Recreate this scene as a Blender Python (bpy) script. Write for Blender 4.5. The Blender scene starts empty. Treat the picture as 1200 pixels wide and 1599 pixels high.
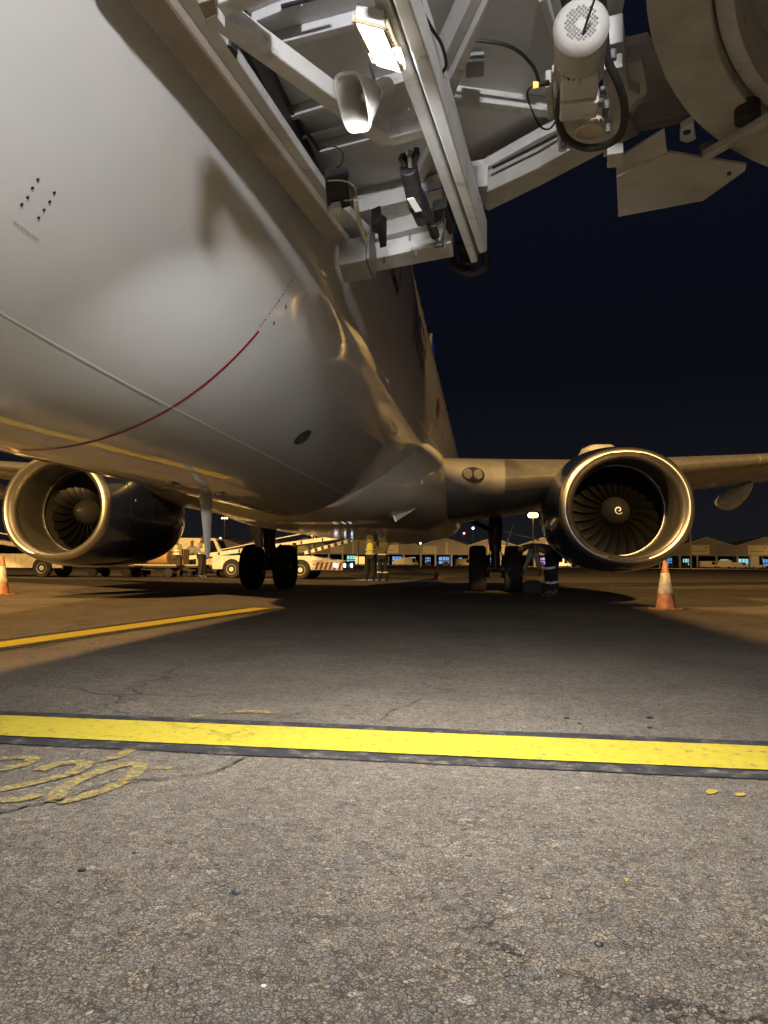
import bpy, bmesh, math, random
import numpy as np
from mathutils import Vector, Matrix
random.seed(7)
R=math.radians; PI=math.pi; S=bpy.context.scene; COL=S.collection
# ------------------------------------------------------------------ camera
F_PX=1150.; CAM_H=.67; YAW,PITCH,ROLL=7.8,4.0,.46
def cam_axes():
    a,b,c=R(YAW),R(PITCH),R(ROLL)
    f=Vector((-math.sin(a)*math.cos(b),math.cos(a)*math.cos(b),math.sin(b)))
    r=Vector((math.cos(a),math.sin(a),0)); u=r.cross(f)
    return r*math.cos(c)+u*math.sin(c), u*math.cos(c)-r*math.sin(c), f
AX_R,AX_U,AX_F=cam_axes()
cd=bpy.data.cameras.new('camera'); cam=bpy.data.objects.new('camera',cd); COL.objects.link(cam)
cam.matrix_world=Matrix((( AX_R.x,AX_U.x,-AX_F.x,0),(AX_R.y,AX_U.y,-AX_F.y,0),(AX_R.z,AX_U.z,-AX_F.z,CAM_H),(0,0,0,1)))
cd.sensor_fit='VERTICAL'; cd.sensor_height=36; cd.lens=F_PX/1599*36; cd.clip_start=.05; cd.clip_end=5000
S.camera=cam
S.render.engine='CYCLES'; S.cycles.max_bounces=6; S.cycles.diffuse_bounces=3; S.cycles.glossy_bounces=3; S.cycles.sample_clamp_indirect=6
S.view_settings.view_transform='Standard'; S.view_settings.look='None'; S.view_settings.exposure=0; S.view_settings.gamma=1
try: S.view_settings.use_curve_mapping=False
except Exception: pass
# ------------------------------------------------------------------ night sky
wd=bpy.data.worlds.new('World'); S.world=wd; wd.use_nodes=True; nt=wd.node_tree; nt.nodes.clear()
wo=nt.nodes.new('ShaderNodeOutputWorld'); bg=nt.nodes.new('ShaderNodeBackground')
tc=nt.nodes.new('ShaderNodeTexCoord'); sx=nt.nodes.new('ShaderNodeSeparateXYZ'); cr=nt.nodes.new('ShaderNodeValToRGB')
nt.links.new(tc.outputs['Generated'],sx.inputs[0]); nt.links.new(sx.outputs[2],cr.inputs[0]); nt.links.new(cr.outputs[0],bg.inputs[0]); nt.links.new(bg.outputs[0],wo.inputs[0])
e=cr.color_ramp.elements; e[0].position=0.0; e[0].color=(.0098,.0100,.0115,1); e[1].position=.75; e[1].color=(.0036,.005,.0105,1)
n=cr.color_ramp.elements.new(.10); n.color=(.0068,.0072,.0098,1)
n=cr.color_ramp.elements.new(.25); n.color=(.0026,.0034,.0064,1)
bg.inputs[1].default_value=1.0
# light constants
SODIUM=(1,.60,.21); FLOOD=(1,.985,.975)
MAST_POWER=310000; MAST2_POWER=5000; FLOOD_POWER=190; FILL_FLOOD_POWER=265; LEFT_POWER=72000; FAR_POWER=120000
# ------------------------------------------------------------------ helpers
def ray(px,py): return AX_R*((px-600)/F_PX)+AX_U*((799.5-py)/F_PX)+AX_F
def onZ(px,py,z):
    d=ray(px,py); return Vector((0,0,CAM_H))+d*((z-CAM_H)/d.z)
def onY(px,py,y):
    d=ray(px,py); return Vector((0,0,CAM_H))+d*(y/d.y)
class MB:
    def __init__(s): s.v=[]; s.f=[]
    def add(s,vs,fs):
        n=len(s.v); s.v+= [tuple(v) for v in vs]; s.f+=[tuple(i+n for i in f) for f in fs]; return s
    def box(s,c,d,rot=None):
        c=Vector(c); vs=[]
        for z in (-.5,.5):
            for y in (-.5,.5):
                for x in (-.5,.5):
                    p=Vector((x*d[0],y*d[1],z*d[2]))
                    if rot: p=rot@p
                    vs.append(c+p)
        return s.add(vs,[(0,2,3,1),(4,5,7,6),(0,1,5,4),(2,6,7,3),(0,4,6,2),(1,3,7,5)])
    def bar(s,p,q,w,h,up=(0,0,1)):
        p,q=Vector(p),Vector(q); d=(q-p); L=d.length; d.normalize(); u=Vector(up)
        x=d.cross(u); 
        if x.length<1e-4: x=d.cross(Vector((0,1,0)))
        x.normalize(); u=x.cross(d)
        M=Matrix((x,d,u)).transposed()
        return s.box((p+q)/2,(w,L,h),M)
    def cyl(s,p,q,r,r2=None,n=16,cap=True):
        p,q=Vector(p),Vector(q); r2=r if r2 is None else r2; d=(q-p).normalized()
        a=d.orthogonal().normalized(); b=d.cross(a); vs=[]
        for c,rr in ((p,r),(q,r2)):
            for i in range(n): t=2*PI*i/n; vs.append(c+(a*math.cos(t)+b*math.sin(t))*rr)
        fs=[(i,(i+1)%n,n+(i+1)%n,n+i) for i in range(n)]
        if cap: fs+=[tuple(range(n-1,-1,-1)),tuple(range(n,2*n))]
        return s.add(vs,fs)
    def tube(s,pts,r,n=8,closed=False):
        pts=[Vector(p) for p in pts]; m=len(pts); vs=[]; a=None
        for i,p in enumerate(pts):
            d=(pts[(i+1)%m]-pts[i-1]) if closed else (pts[min(i+1,m-1)]-pts[max(i-1,0)])
            d.normalize()
            a=(d.orthogonal() if a is None else a-d*a.dot(d)).normalized(); b=d.cross(a)
            for k in range(n): t=2*PI*k/n; vs.append(p+(a*math.cos(t)+b*math.sin(t))*r)
        fs=[]
        for i in range(m if closed else m-1):
            j=(i+1)%m
            for k in range(n): fs.append((i*n+k,i*n+(k+1)%n,j*n+(k+1)%n,j*n+k))
        if not closed: fs+=[tuple(range(n-1,-1,-1)),tuple((m-1)*n+k for k in range(n))]
        return s.add(vs,fs)
    def prism(s,poly,off):
        off=Vector(off); n=len(poly); P=[Vector(p) for p in poly]
        return s.add(P+[p+off for p in P],[tuple(range(n-1,-1,-1)),tuple(range(n,2*n))]+[(i,(i+1)%n,n+(i+1)%n,n+i) for i in range(n)])
    def loft(s,rings,closed=True,cap=True):
        n=len(rings[0]); vs=[p for r in rings for p in r]; fs=[]
        for j in range(len(rings)-1):
            for i in range(n if closed else n-1):
                k=(i+1)%n; fs.append((j*n+i,j*n+k,(j+1)*n+k,(j+1)*n+i))
        if cap and closed: fs+=[tuple(range(n-1,-1,-1)),tuple((len(rings)-1)*n+i for i in range(n))]
        return s.add(vs,fs)
    def lathe(s,prof,o=(0,0,0),axis='Y',n=48,cap=False):   # prof: (along, radius)
        o=Vector(o); rings=[]
        for (t,r) in prof:
            ring=[]
            for i in range(n):
                a=2*PI*i/n; c,sn=r*math.cos(a),r*math.sin(a)
                ring.append(o+Vector({'Y':(c,t,sn),'X':(t,c,sn),'Z':(c,sn,t)}[axis]))
            rings.append(ring)
        return s.loft(rings,True,cap)
def smooth_pts(pts,n=6,closed=False):
    P=[Vector(p) for p in pts]; out=[]; m=len(P)
    for i in range(m if closed else m-1):
        p0=P[i-1] if (i>0 or closed) else P[0]; p1=P[i]; p2=P[(i+1)%m]; p3=P[(i+2)%m] if (i+2<m or closed) else P[-1]
        for k in range(n):
            t=k/n; out.append(.5*((2*p1)+(p2-p0)*t+(2*p0-5*p1+4*p2-p3)*t*t+(3*p1-p0-3*p2+p3)*t**3))
    if not closed: out.append(P[-1])
    return out
def obj(name,mb,mat,parent=None,smooth=False,bevel=0,recalc=True,mats=None,angle=35):
    me=bpy.data.meshes.new(name); me.from_pydata(mb.v,[],mb.f)
    if recalc:
        bm=bmesh.new(); bm.from_mesh(me); bmesh.ops.recalc_face_normals(bm,faces=bm.faces); bm.to_mesh(me); bm.free()
    for m in (mats or [mat]): me.materials.append(m)
    if smooth:
        me.polygons.foreach_set('use_smooth',[True]*len(me.polygons))
        try: me.set_sharp_from_angle(angle=R(angle))
        except Exception: pass
    o=bpy.data.objects.new(name,me); COL.objects.link(o)
    if parent: o.parent=parent
    if bevel:
        b=o.modifiers.new('bevel','BEVEL'); b.width=bevel; b.segments=2; b.limit_method='ANGLE'
    return o
def tag(o,label,cat,group=None):
    o['label']=label; o['category']=cat
    if group: o['group']=group
    return o
def thing(name,label,cat,loc=(0,0,0),rz=0,group=None):
    o=bpy.data.objects.new(name,None); COL.objects.link(o); o.location=loc; o.rotation_euler=(0,0,rz); o.empty_display_size=.1
    return tag(o,label,cat,group)
def struct(o): o['kind']='structure'; return o
def dup(root,loc,rz,label=None):
    r=root.copy(); COL.objects.link(r); r.location=loc; r.rotation_euler=(0,0,rz)
    if label: r['label']=label
    def rec(a,b):
        for ch in list(a.children):
            c=ch.copy(); COL.objects.link(c); c.parent=b; rec(ch,c)
    rec(root,r); return r
def lamp(name,kind,loc,energy,color,target=None,size=.1,spot=None,blend=.5,sy=None,parent=None):
    L=bpy.data.lights.new(name,kind); L.energy=energy; L.color=color
    if kind=='AREA':
        L.shape='RECTANGLE'; L.size=size; L.size_y=sy or size
    else: L.shadow_soft_size=size
    if kind=='SPOT': L.spot_size=R(spot); L.spot_blend=blend
    o=bpy.data.objects.new(name,L); COL.objects.link(o); o.location=loc
    if target is not None: o.rotation_euler=(Vector(target)-Vector(loc)).to_track_quat('-Z','Y').to_euler()
    if parent: o.parent=parent
    return o
# ------------------------------------------------------------------ materials
def mat(name,color,rough=.5,metal=0,coat=0,coat_rough=.05,var=0,vscale=5,bump=0,bscale=40,emit=None,estr=0,spec=.5,var2=None,alpha=1,coords='Object'):
    m=bpy.data.materials.new(name); m.use_nodes=True; nt=m.node_tree; b=nt.nodes['Principled BSDF']
    b.inputs['Base Color'].default_value=(*color,1); b.inputs['Roughness'].default_value=rough; b.inputs['Metallic'].default_value=metal
    b.inputs['Coat Weight'].default_value=coat; b.inputs['Coat Roughness'].default_value=coat_rough; b.inputs['Specular IOR Level'].default_value=spec
    if alpha<1: b.inputs['Alpha'].default_value=alpha
    tcn=None
    if var or bump: tcn=nt.nodes.new('ShaderNodeTexCoord')
    if var:
        nz=nt.nodes.new('ShaderNodeTexNoise'); nz.inputs['Scale'].default_value=vscale; nz.inputs['Detail'].default_value=8; nz.inputs['Roughness'].default_value=.65
        nt.links.new(tcn.outputs[coords],nz.inputs['Vector'])
        rp=nt.nodes.new('ShaderNodeValToRGB'); rp.color_ramp.elements[0].position=.32; rp.color_ramp.elements[1].position=.68
        lo=var2 or tuple(c*(1-var) for c in color)
        rp.color_ramp.elements[0].color=(*lo,1); rp.color_ramp.elements[1].color=(*[min(1,c*(1+var*.35)) for c in color],1)
        nt.links.new(nz.outputs[0],rp.inputs[0]); nt.links.new(rp.outputs[0],b.inputs['Base Color'])
        mr=nt.nodes.new('ShaderNodeMapRange'); mr.inputs[3].default_value=min(1,rough*1.35); mr.inputs[4].default_value=rough*.8
        nt.links.new(nz.outputs[0],mr.inputs[0]); nt.links.new(mr.outputs[0],b.inputs['Roughness'])
    if bump:
        n2=nt.nodes.new('ShaderNodeTexNoise'); n2.inputs['Scale'].default_value=bscale; n2.inputs['Detail'].default_value=4
        nt.links.new(tcn.outputs[coords],n2.inputs['Vector'])
        bp=nt.nodes.new('ShaderNodeBump'); bp.inputs['Strength'].default_value=1; bp.inputs['Distance'].default_value=bump
        nt.links.new(n2.outputs[0],bp.inputs['Height']); nt.links.new(bp.outputs[0],b.inputs['Normal'])
        if coat: nt.links.new(bp.outputs[0],b.inputs['Coat Normal'])
    if emit: b.inputs['Emission Color'].default_value=(*emit,1); b.inputs['Emission Strength'].default_value=estr
    return m
M={}
M['skin_paint']=mat('white_aircraft_paint',(.60,.60,.60),.42,coat=1,coat_rough=.045,var=.07,vscale=1.3,bump=.0009,bscale=2.6)
M['fair_paint']=mat('cream_fairing_paint',(.68,.65,.58),.4,coat=.7,coat_rough=.1,var=.12,vscale=3,bump=.001,bscale=3)
M['wing_grey']=mat('wing_grey_paint',(.23,.225,.21),.4,coat=.4,coat_rough=.12,var=.25,vscale=2.5,bump=.001,bscale=3)
M['bare_metal']=mat('polished_metal',(.44,.42,.39),.36,metal=1,var=.22,vscale=9,bump=.0006,bscale=14)
M['slat_metal']=mat('slat_metal',(.36,.35,.33),.36,metal=.8,var=.3,vscale=5)
M['navy']=mat('navy_nacelle_paint',(.006,.010,.028),.25,coat=1,coat_rough=.04,bump=.001,bscale=3)
M['navy_text']=mat('navy_lettering',(.008,.010,.03),.3,coat=.5)
M['blue_tail']=mat('blue_tail_paint',(.02,.13,.75),.35,coat=.6)
M['fan']=mat('fan_titanium',(.012,.0115,.011),.38,metal=.85,var=.2,vscale=20)
M['duct']=mat('inlet_duct_liner',(.045,.043,.04),.42,metal=.3,var=.2,vscale=8)
M['spin']=mat('spinner_black',(.016,.016,.016),.45)
M['white']=mat('white_marking',(.75,.75,.72),.5)
M['black']=mat('black_rubber',(.014,.014,.015),.6,var=.3,vscale=30,bump=.001,bscale=60)
M['tyre']=mat('tyre_rubber',(.02,.019,.018),.75,var=.3,vscale=20)
M['steel']=mat('gear_steel',(.22,.22,.23),.4,metal=.6,var=.4,vscale=25)
M['darksteel']=mat('dark_steel',(.055,.055,.06),.45,metal=.5,var=.4,vscale=20)
M['chrome']=mat('chrome',(.7,.7,.7),.12,metal=1)
M['glass']=mat('lamp_glass',(.35,.35,.33),.08,metal=.6,coat=1)
M['window']=mat('cabin_window',(.01,.01,.012),.1,coat=1)
M['red']=mat('red_paint',(.32,.012,.015),.4)
M['orange']=mat('cone_orange',(.36,.15,.07),.55,var=.6,vscale=9)
M['refl']=mat('reflective_collar',(.52,.49,.38),.4,var=.5,vscale=11,var2=(.14,.115,.07))
b_=M['skin_paint'].node_tree.nodes['Principled BSDF']; b_.inputs['Coat IOR'].default_value=1.75
def bridge_mat(name,color,dirt,scale,rough=.5,stain=.7):
    m=mat(name,color,rough,var=.3,vscale=scale,var2=dirt,bump=.0008,bscale=45); nt=m.node_tree; b=nt.nodes['Principled BSDF']
    src=b.inputs['Base Color'].links[0].from_socket
    tcn=nt.nodes.new('ShaderNodeTexCoord'); mp=nt.nodes.new('ShaderNodeMapping'); mp.inputs['Scale'].default_value=(7,9,12)
    n=nt.nodes.new('ShaderNodeTexNoise'); n.inputs['Scale'].default_value=1.4; n.inputs['Detail'].default_value=9; n.inputs['Roughness'].default_value=.7
    rp=nt.nodes.new('ShaderNodeValToRGB'); rp.color_ramp.elements[0].position=.56; rp.color_ramp.elements[1].position=.74
    mx=nt.nodes.new('ShaderNodeMix'); mx.data_type='RGBA'
    ml=nt.nodes.new('ShaderNodeMath'); ml.operation='MULTIPLY'; ml.inputs[1].default_value=stain
    nt.links.new(tcn.outputs['Object'],mp.inputs[0]); nt.links.new(mp.outputs[0],n.inputs['Vector']); nt.links.new(n.outputs[0],rp.inputs[0]); nt.links.new(rp.outputs[0],ml.inputs[0])
    nt.links.new(ml.outputs[0],mx.inputs[0]); nt.links.new(src,mx.inputs[6]); mx.inputs[7].default_value=(.12,.085,.055,1)
    nt.links.new(mx.outputs[2],b.inputs['Base Color']); return m
M['bridge']=bridge_mat('bridge_grey_paint',(.50,.50,.50),(.40,.40,.395),3)
M['panel']=bridge_mat('bridge_floor_panel',(.52,.53,.56),(.43,.44,.47),1.6,.6,.12)
M['dirty']=bridge_mat('grimy_cream_steel',(.38,.37,.355),(.28,.27,.255),4,.6,.4)
M['bumper']=bridge_mat('brown_grimy_bumper',(.29,.24,.205),(.21,.175,.145),3,.7,.6)
M['boxgrey']=bridge_mat('grey_green_box_paint',(.22,.22,.215),(.16,.16,.155),4,.5,.2)
M['horn']=mat('horn_plastic',(.48,.47,.44),.4,var=.1,vscale=10)
M['cable']=mat('cable_black',(.012,.012,.013),.45)
M['led']=mat('led_face',(1,1,1),.5,emit=(1,.95,.88),estr=60)
M['amber']=mat('amber_lens',(.8,.4,.05),.3,emit=(1,.55,.12),estr=1.6)
M['sticker']=mat('white_sticker',(.6,.6,.56),.5)
M['ylsticker']=mat('yellow_sticker',(.6,.42,.10),.5)
M['sodium']=mat('sodium_lamp_glass',(1,.7,.3),.5,emit=(1,.58,.18),estr=16)
M['sodium_dim']=mat('far_sodium_lamp_glass',(1,.7,.3),.5,emit=(1,.6,.25),estr=6)
M['green_lamp']=mat('green_lamp_glass',(.6,1,.7),.5,emit=(.6,1,.6),estr=1.6)
M['white_lamp']=mat('white_lamp_glass',(1,1,1),.5,emit=(.75,.88,1),estr=9)
M['red_lamp']=mat('red_lamp_glass',(1,.2,.2),.5,emit=(1,.18,.2),estr=6)
M['blue_glow']=mat('lit_workshop_interior',(.1,.3,.5),.6,emit=(.08,.32,.85),estr=.75,var=0)
M['cyan_glow']=mat('lit_cyan_interior',(.2,.6,.6),.6,emit=(.28,.75,.85),estr=.8)
M['violet_glow']=mat('lit_violet_interior',(.3,.2,.6),.6,emit=(.22,.16,.9),estr=.7)
M['hangar']=mat('corrugated_cladding',(.19,.18,.17),.7,var=.2,vscale=.3)
M['hangar_pale']=mat('pale_gable_board',(.3,.29,.26),.6,var=.1,vscale=.3)
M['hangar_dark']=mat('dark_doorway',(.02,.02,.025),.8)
M['roof']=mat('hangar_roof',(.33,.31,.28),.7,var=.2,vscale=.2)
M['sign']=mat('cream_sign_board',(.45,.39,.28),.5)
M['loader']=mat('loader_cream_paint',(.62,.55,.42),.45,var=.35,vscale=6)
M['loader_white']=mat('loader_white_paint',(.68,.66,.6),.45,var=.3,vscale=6)
M['yellow_paint']=mat('yellow_paint',(.6,.42,.03),.5)
M['blackpaint']=mat('black_paint',(.015,.015,.015),.5)
M['redpaint']=mat('dark_red_chevron_paint',(.22,.03,.02),.5)
M['bed']=mat('dolly_bed_steel',(.05,.048,.045),.6,var=.4,vscale=5)
M['crate']=mat('wooden_crate',(.40,.24,.12),.7,var=.3,vscale=5)
M['skin']=mat('human_skin',(.11,.055,.032),.5)
M['hairm']=mat('dark_hair',(.008,.006,.005),.7)
M['trouser']=mat('dark_trousers',(.018,.018,.022),.8,var=.3,vscale=20)
M['trouser_br']=mat('brown_trousers',(.06,.045,.03),.8,var=.3,vscale=20)
M['shirt_grey']=mat('grey_shirt',(.22,.22,.21),.8,var=.2,vscale=20)
M['shirt_dark']=mat('dark_shirt',(.12,.10,.07),.8,var=.2,vscale=20)
M['olive']=mat('olive_jacket',(.13,.12,.07),.8,var=.5,vscale=14)
M['vest']=mat('hi_vis_yellow_vest',(.78,.78,.10),.6,var=.12,vscale=20)
M['vest_pale']=mat('hi_vis_pale_vest',(.50,.47,.18),.6,var=.12,vscale=20)
M['tape']=mat('reflective_tape',(.8,.8,.8),.3)
M['shoe']=mat('work_boots',(.02,.018,.016),.6)
M['bag']=mat('black_bag',(.02,.02,.02),.7)

def asphalt_group():
    g=bpy.data.node_groups.new('asphalt','ShaderNodeTree')
    g.interface.new_socket('Color',in_out='OUTPUT',socket_type='NodeSocketColor')
    g.interface.new_socket('Height',in_out='OUTPUT',socket_type='NodeSocketFloat')
    g.interface.new_socket('Rough',in_out='OUTPUT',socket_type='NodeSocketFloat')
    g.interface.new_socket('Wear',in_out='OUTPUT',socket_type='NodeSocketFloat')
    N=g.nodes; L=g.links
    def nn(t,**k):
        x=N.new(t)
        for a,b in k.items(): setattr(x,a,b)
        return x
    out=nn('NodeGroupOutput'); geo=nn('ShaderNodeNewGeometry'); P=geo.outputs['Position']
    # domain warp so that the stones are irregular flakes
    wz=nn('ShaderNodeTexNoise'); wz.inputs['Scale'].default_value=55; wz.inputs['Detail'].default_value=3; L.new(P,wz.inputs['Vector'])
    ws=nn('ShaderNodeVectorMath',operation='SCALE'); ws.inputs['Scale'].default_value=.016; L.new(wz.outputs['Color'],ws.inputs[0])
    wa=nn('ShaderNodeVectorMath',operation='ADD'); L.new(P,wa.inputs[0]); L.new(ws.outputs[0],wa.inputs[1])
    def vor(scale,feat,src=wa.outputs[0]):
        v=nn('ShaderNodeTexVoronoi',feature=feat); v.inputs['Scale'].default_value=scale; L.new(src,v.inputs['Vector']); return v
    def noise(scale,det=6,rough=.6):
        z=nn('ShaderNodeTexNoise'); z.inputs['Scale'].default_value=scale; z.inputs['Detail'].default_value=det; z.inputs['Roughness'].default_value=rough; L.new(P,z.inputs['Vector']); return z.outputs[0]
    def ramp(src,stops):
        r=nn('ShaderNodeValToRGB'); L.new(src,r.inputs[0]); es=r.color_ramp.elements
        while len(es)<len(stops): es.new(.5)
        for e,(p,c) in zip(es,stops): e.position=p; e.color=(*c,1) if isinstance(c,tuple) else (c,c,c,1)
        return r.outputs[0]
    def mix(f,a,b,mode='MIX'):
        m=nn('ShaderNodeMix',data_type='RGBA',blend_type=mode)
        if isinstance(f,float): m.inputs[0].default_value=f
        else: L.new(f,m.inputs[0])
        for i,x in ((6,a),(7,b)):
            if isinstance(x,tuple): m.inputs[i].default_value=(*x,1)
            else: L.new(x,m.inputs[i])
        return m.outputs[2]
    def math_(op,a,b):
        m=nn('ShaderNodeMath',operation=op)
        for i,x in ((0,a),(1,b)):
            if isinstance(x,(int,float)): m.inputs[i].default_value=x
            else: L.new(x,m.inputs[i])
        return m.outputs[0]
    c1=vor(52,'F1'); e1=vor(52,'DISTANCE_TO_EDGE'); c2=vor(120,'F1'); e2=vor(120,'DISTANCE_TO_EDGE')
    sep=nn('ShaderNodeSeparateColor'); L.new(c1.outputs['Color'],sep.inputs[0]); sep2=nn('ShaderNodeSeparateColor'); L.new(c2.outputs['Color'],sep2.inputs[0])
    stone=ramp(sep.outputs[0],[(0,(.115,.100,.083)),(.2,(.185,.163,.138)),(.4,(.140,.128,.115)),(.6,(.205,.178,.145)),(.8,(.158,.148,.138)),(.965,(.195,.182,.168)),(1,(.30,.27,.23))])
    small=ramp(sep2.outputs[0],[(0,(.085,.072,.057)),(.35,(.16,.138,.112)),(.7,(.21,.18,.145)),(.93,(.225,.19,.15)),(1,(.29,.25,.21))])
    pick=math_('GREATER_THAN',sep.outputs[1],.45)
    col=mix(pick,small,stone)
    ed=math_('MINIMUM',math_('MULTIPLY',e1.outputs['Distance'],1.0),999.)
    gap1=ramp(e1.outputs['Distance'],[(0,0.),(.03,.3),(.075,1.)]); gap2=ramp(e2.outputs['Distance'],[(0,.18),(.12,1.)])
    breakup=ramp(noise(16,5),[(.47,0.),(.60,1.)])
    g1=mix(breakup,(1.,1.,1.),gap1); gap=math_('MULTIPLY',g1,gap2)
    fine=ramp(noise(380,4,.75),[(.3,.45),(.7,1.52)])
    col=mix(1.,col,fine,'MULTIPLY'); col=mix(1.,col,(1.0,.955,.885),'MULTIPLY')
    mort=mix(.0,(.038,.029,.022),(0.,0.,0.))
    col=mix(gap,mort,col)
    # patches, oil stains, large tone drift
    big=ramp(noise(.55,5,.55),[(.3,.76),(.7,1.2)]); col=mix(1.,col,big,'MULTIPLY')
    mid=ramp(noise(2.6,6,.6),[(.3,.84),(.7,1.12)]); col=mix(1.,col,mid,'MULTIPLY')
    oil=ramp(noise(1.1,3,.5),[(.66,0.),(.76,.35)]); col=mix(oil,col,(.07,.06,.05))
    # cracks
    cz=nn('ShaderNodeTexNoise'); cz.inputs['Scale'].default_value=2.2; cz.inputs['Detail'].default_value=7; cz.inputs['Roughness'].default_value=.75; L.new(P,cz.inputs['Vector'])
    cs=nn('ShaderNodeVectorMath',operation='SCALE'); cs.inputs['Scale'].default_value=.55; L.new(cz.outputs['Color'],cs.inputs[0])
    ca=nn('ShaderNodeVectorMath',operation='ADD'); L.new(P,ca.inputs[0]); L.new(cs.outputs[0],ca.inputs[1])
    cv=vor(.42,'DISTANCE_TO_EDGE',ca.outputs[0]); crack=ramp(cv.outputs['Distance'],[(0,0.),(.0035,1.)])
    cm=ramp(noise(.9,2),[(.48,0.),(.54,1.)]); crack=mix(cm,(1.,1.,1.),crack)
    col=mix(crack,(.035,.028,.022),col)
    L.new(col,out.inputs['Color'])
    h=math_('ADD',math_('MULTIPLY',gap,.55),math_('MULTIPLY',sep.outputs[2],.45)); h=math_('ADD',h,math_('MULTIPLY',noise(300,4,.7),.5)); h=math_('ADD',h,math_('MULTIPLY',crack,2.2)); h=math_('ADD',h,math_('MULTIPLY',noise(40,4,.6),.8))
    L.new(h,out.inputs['Height'])
    L.new(ramp(noise(3,4),[(.3,.72),(.7,.88)]),out.inputs['Rough'])
    wr=math_('MULTIPLY',gap1,ramp(noise(9,8,.75),[(.36,0.),(.44,1.)]))
    L.new(wr,out.inputs['Wear'])
    return g
AG=asphalt_group()
def ground_mat(name,paint=None,wear=.0,scale=9,thr=(.36,.44),bumpd=.0075,gapdark=True):
    m=bpy.data.materials.new(name); m.use_nodes=True; nt=m.node_tree; b=nt.nodes['Principled BSDF']; g=nt.nodes.new('ShaderNodeGroup'); g.node_tree=AG
    bp=nt.nodes.new('ShaderNodeBump'); bp.inputs['Distance'].default_value=bumpd; bp.inputs['Strength'].default_value=1
    nt.links.new(g.outputs['Height'],bp.inputs['Height']); nt.links.new(bp.outputs[0],b.inputs['Normal'])
    nt.links.new(g.outputs['Rough'],b.inputs['Roughness']); b.inputs['Specular IOR Level'].default_value=.25
    if paint is None: nt.links.new(g.outputs['Color'],b.inputs['Base Color'])
    else:
        geo=nt.nodes.new('ShaderNodeNewGeometry'); z=nt.nodes.new('ShaderNodeTexNoise'); z.inputs['Scale'].default_value=scale; z.inputs['Detail'].default_value=9; z.inputs['Roughness'].default_value=.75
        nt.links.new(geo.outputs['Position'],z.inputs['Vector'])
        r=nt.nodes.new('ShaderNodeValToRGB'); r.color_ramp.elements[0].position=thr[0]; r.color_ramp.elements[1].position=thr[1]; nt.links.new(z.outputs[0],r.inputs[0])
        z2=nt.nodes.new('ShaderNodeTexNoise'); z2.inputs['Scale'].default_value=30; z2.inputs['Detail'].default_value=5; nt.links.new(geo.outputs['Position'],z2.inputs['Vector'])
        r2=nt.nodes.new('ShaderNodeValToRGB'); r2.color_ramp.elements[0].color=(*[c*.78 for c in paint],1); r2.color_ramp.elements[1].color=(*[min(1,c*1.12) for c in paint],1); nt.links.new(z2.outputs[0],r2.inputs[0])
        mx=nt.nodes.new('ShaderNodeMix'); mx.data_type='RGBA'; nt.links.new(r.outputs[0],mx.inputs[0]); nt.links.new(g.outputs['Color'],mx.inputs[6]); nt.links.new(r2.outputs[0],mx.inputs[7])
        nt.links.new(mx.outputs[2],b.inputs['Base Color'])
    return m
M['asphalt']=ground_mat('asphalt')
M['line_yellow']=ground_mat('yellow_road_paint',(.39,.305,.022),thr=(.36,.43),scale=30,bumpd=.003)
M['line_black']=ground_mat('black_road_paint',(.020,.020,.021),thr=(.33,.50),scale=10,bumpd=.003)
M['worn_yellow']=ground_mat('worn_yellow_paint',(.40,.30,.05),thr=(.44,.60),scale=48)
M['very_worn_yellow']=ground_mat('very_worn_yellow_paint',(.40,.28,.05),thr=(.46,.58),scale=40)
# ------------------------------------------------------------------ ground
mb=MB(); mb.add([(-900,-300,0),(900,-300,0),(900,1600,0),(-900,1600,0)],[(0,1,2,3)])
struct(obj('apron_ground',mb,M['asphalt']))
def sheet(name,pts,m,z=.004,label=None):
    mb=MB(); mb.add([(p[0],p[1],z) for p in pts],[tuple(range(len(pts)))]); return struct(obj(name,mb,m))
def line_pair(name,a,b,w,bw):
    a,b=Vector((a[0],a[1],0)),Vector((b[0],b[1],0)); d=(b-a).normalized(); n=Vector((-d.y,d.x,0))
    def band(w0,w1,z,m,nm):
        N=60; L=(b-a).length; up=[];dn=[]
        for i in range(N+1):
            p=a+d*(L*i/N); j=random.uniform(-.006,.006) if 'border' in nm else random.uniform(-.0015,.0015)
            up.append(p+n*(w1+j)); dn.append(p+n*(w0+random.uniform(-1,1)*(.006 if 'border' in nm else .0015)))
        mb=MB(); vs=up+dn; mb.add([(p.x,p.y,z) for p in vs],[(i,N+1+i,N+2+i,i+1) for i in range(N)]); struct(obj(nm,mb,m))
    band(-w/2-bw,w/2+bw,.004,M['line_black'],name+'_border'); band(-w/2,w/2,.008,M['line_yellow'],name)
a0,a1=onZ(0,1118,0),onZ(0,1153,0); b0,b1=onZ(1200,1170,0),onZ(1200,1204,0)
ca=(a0+a1)/2; cb=(b0+b1)/2; dd=(cb-ca).normalized(); wid=abs((b0-b1).dot(Vector((-dd.y,dd.x,0))))*.5+abs((a0-a1).dot(Vector((-dd.y,dd.x,0))))*.5
line_pair('stop_line',ca-dd*5,cb+dd*7,wid,.10)
c0=onZ(0,1008,0); c1=onZ(411,950,0); d2=(c1-c0).normalized()
line_pair('lead_in_line',c0-d2*1.6,c1,.30,.15)
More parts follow.
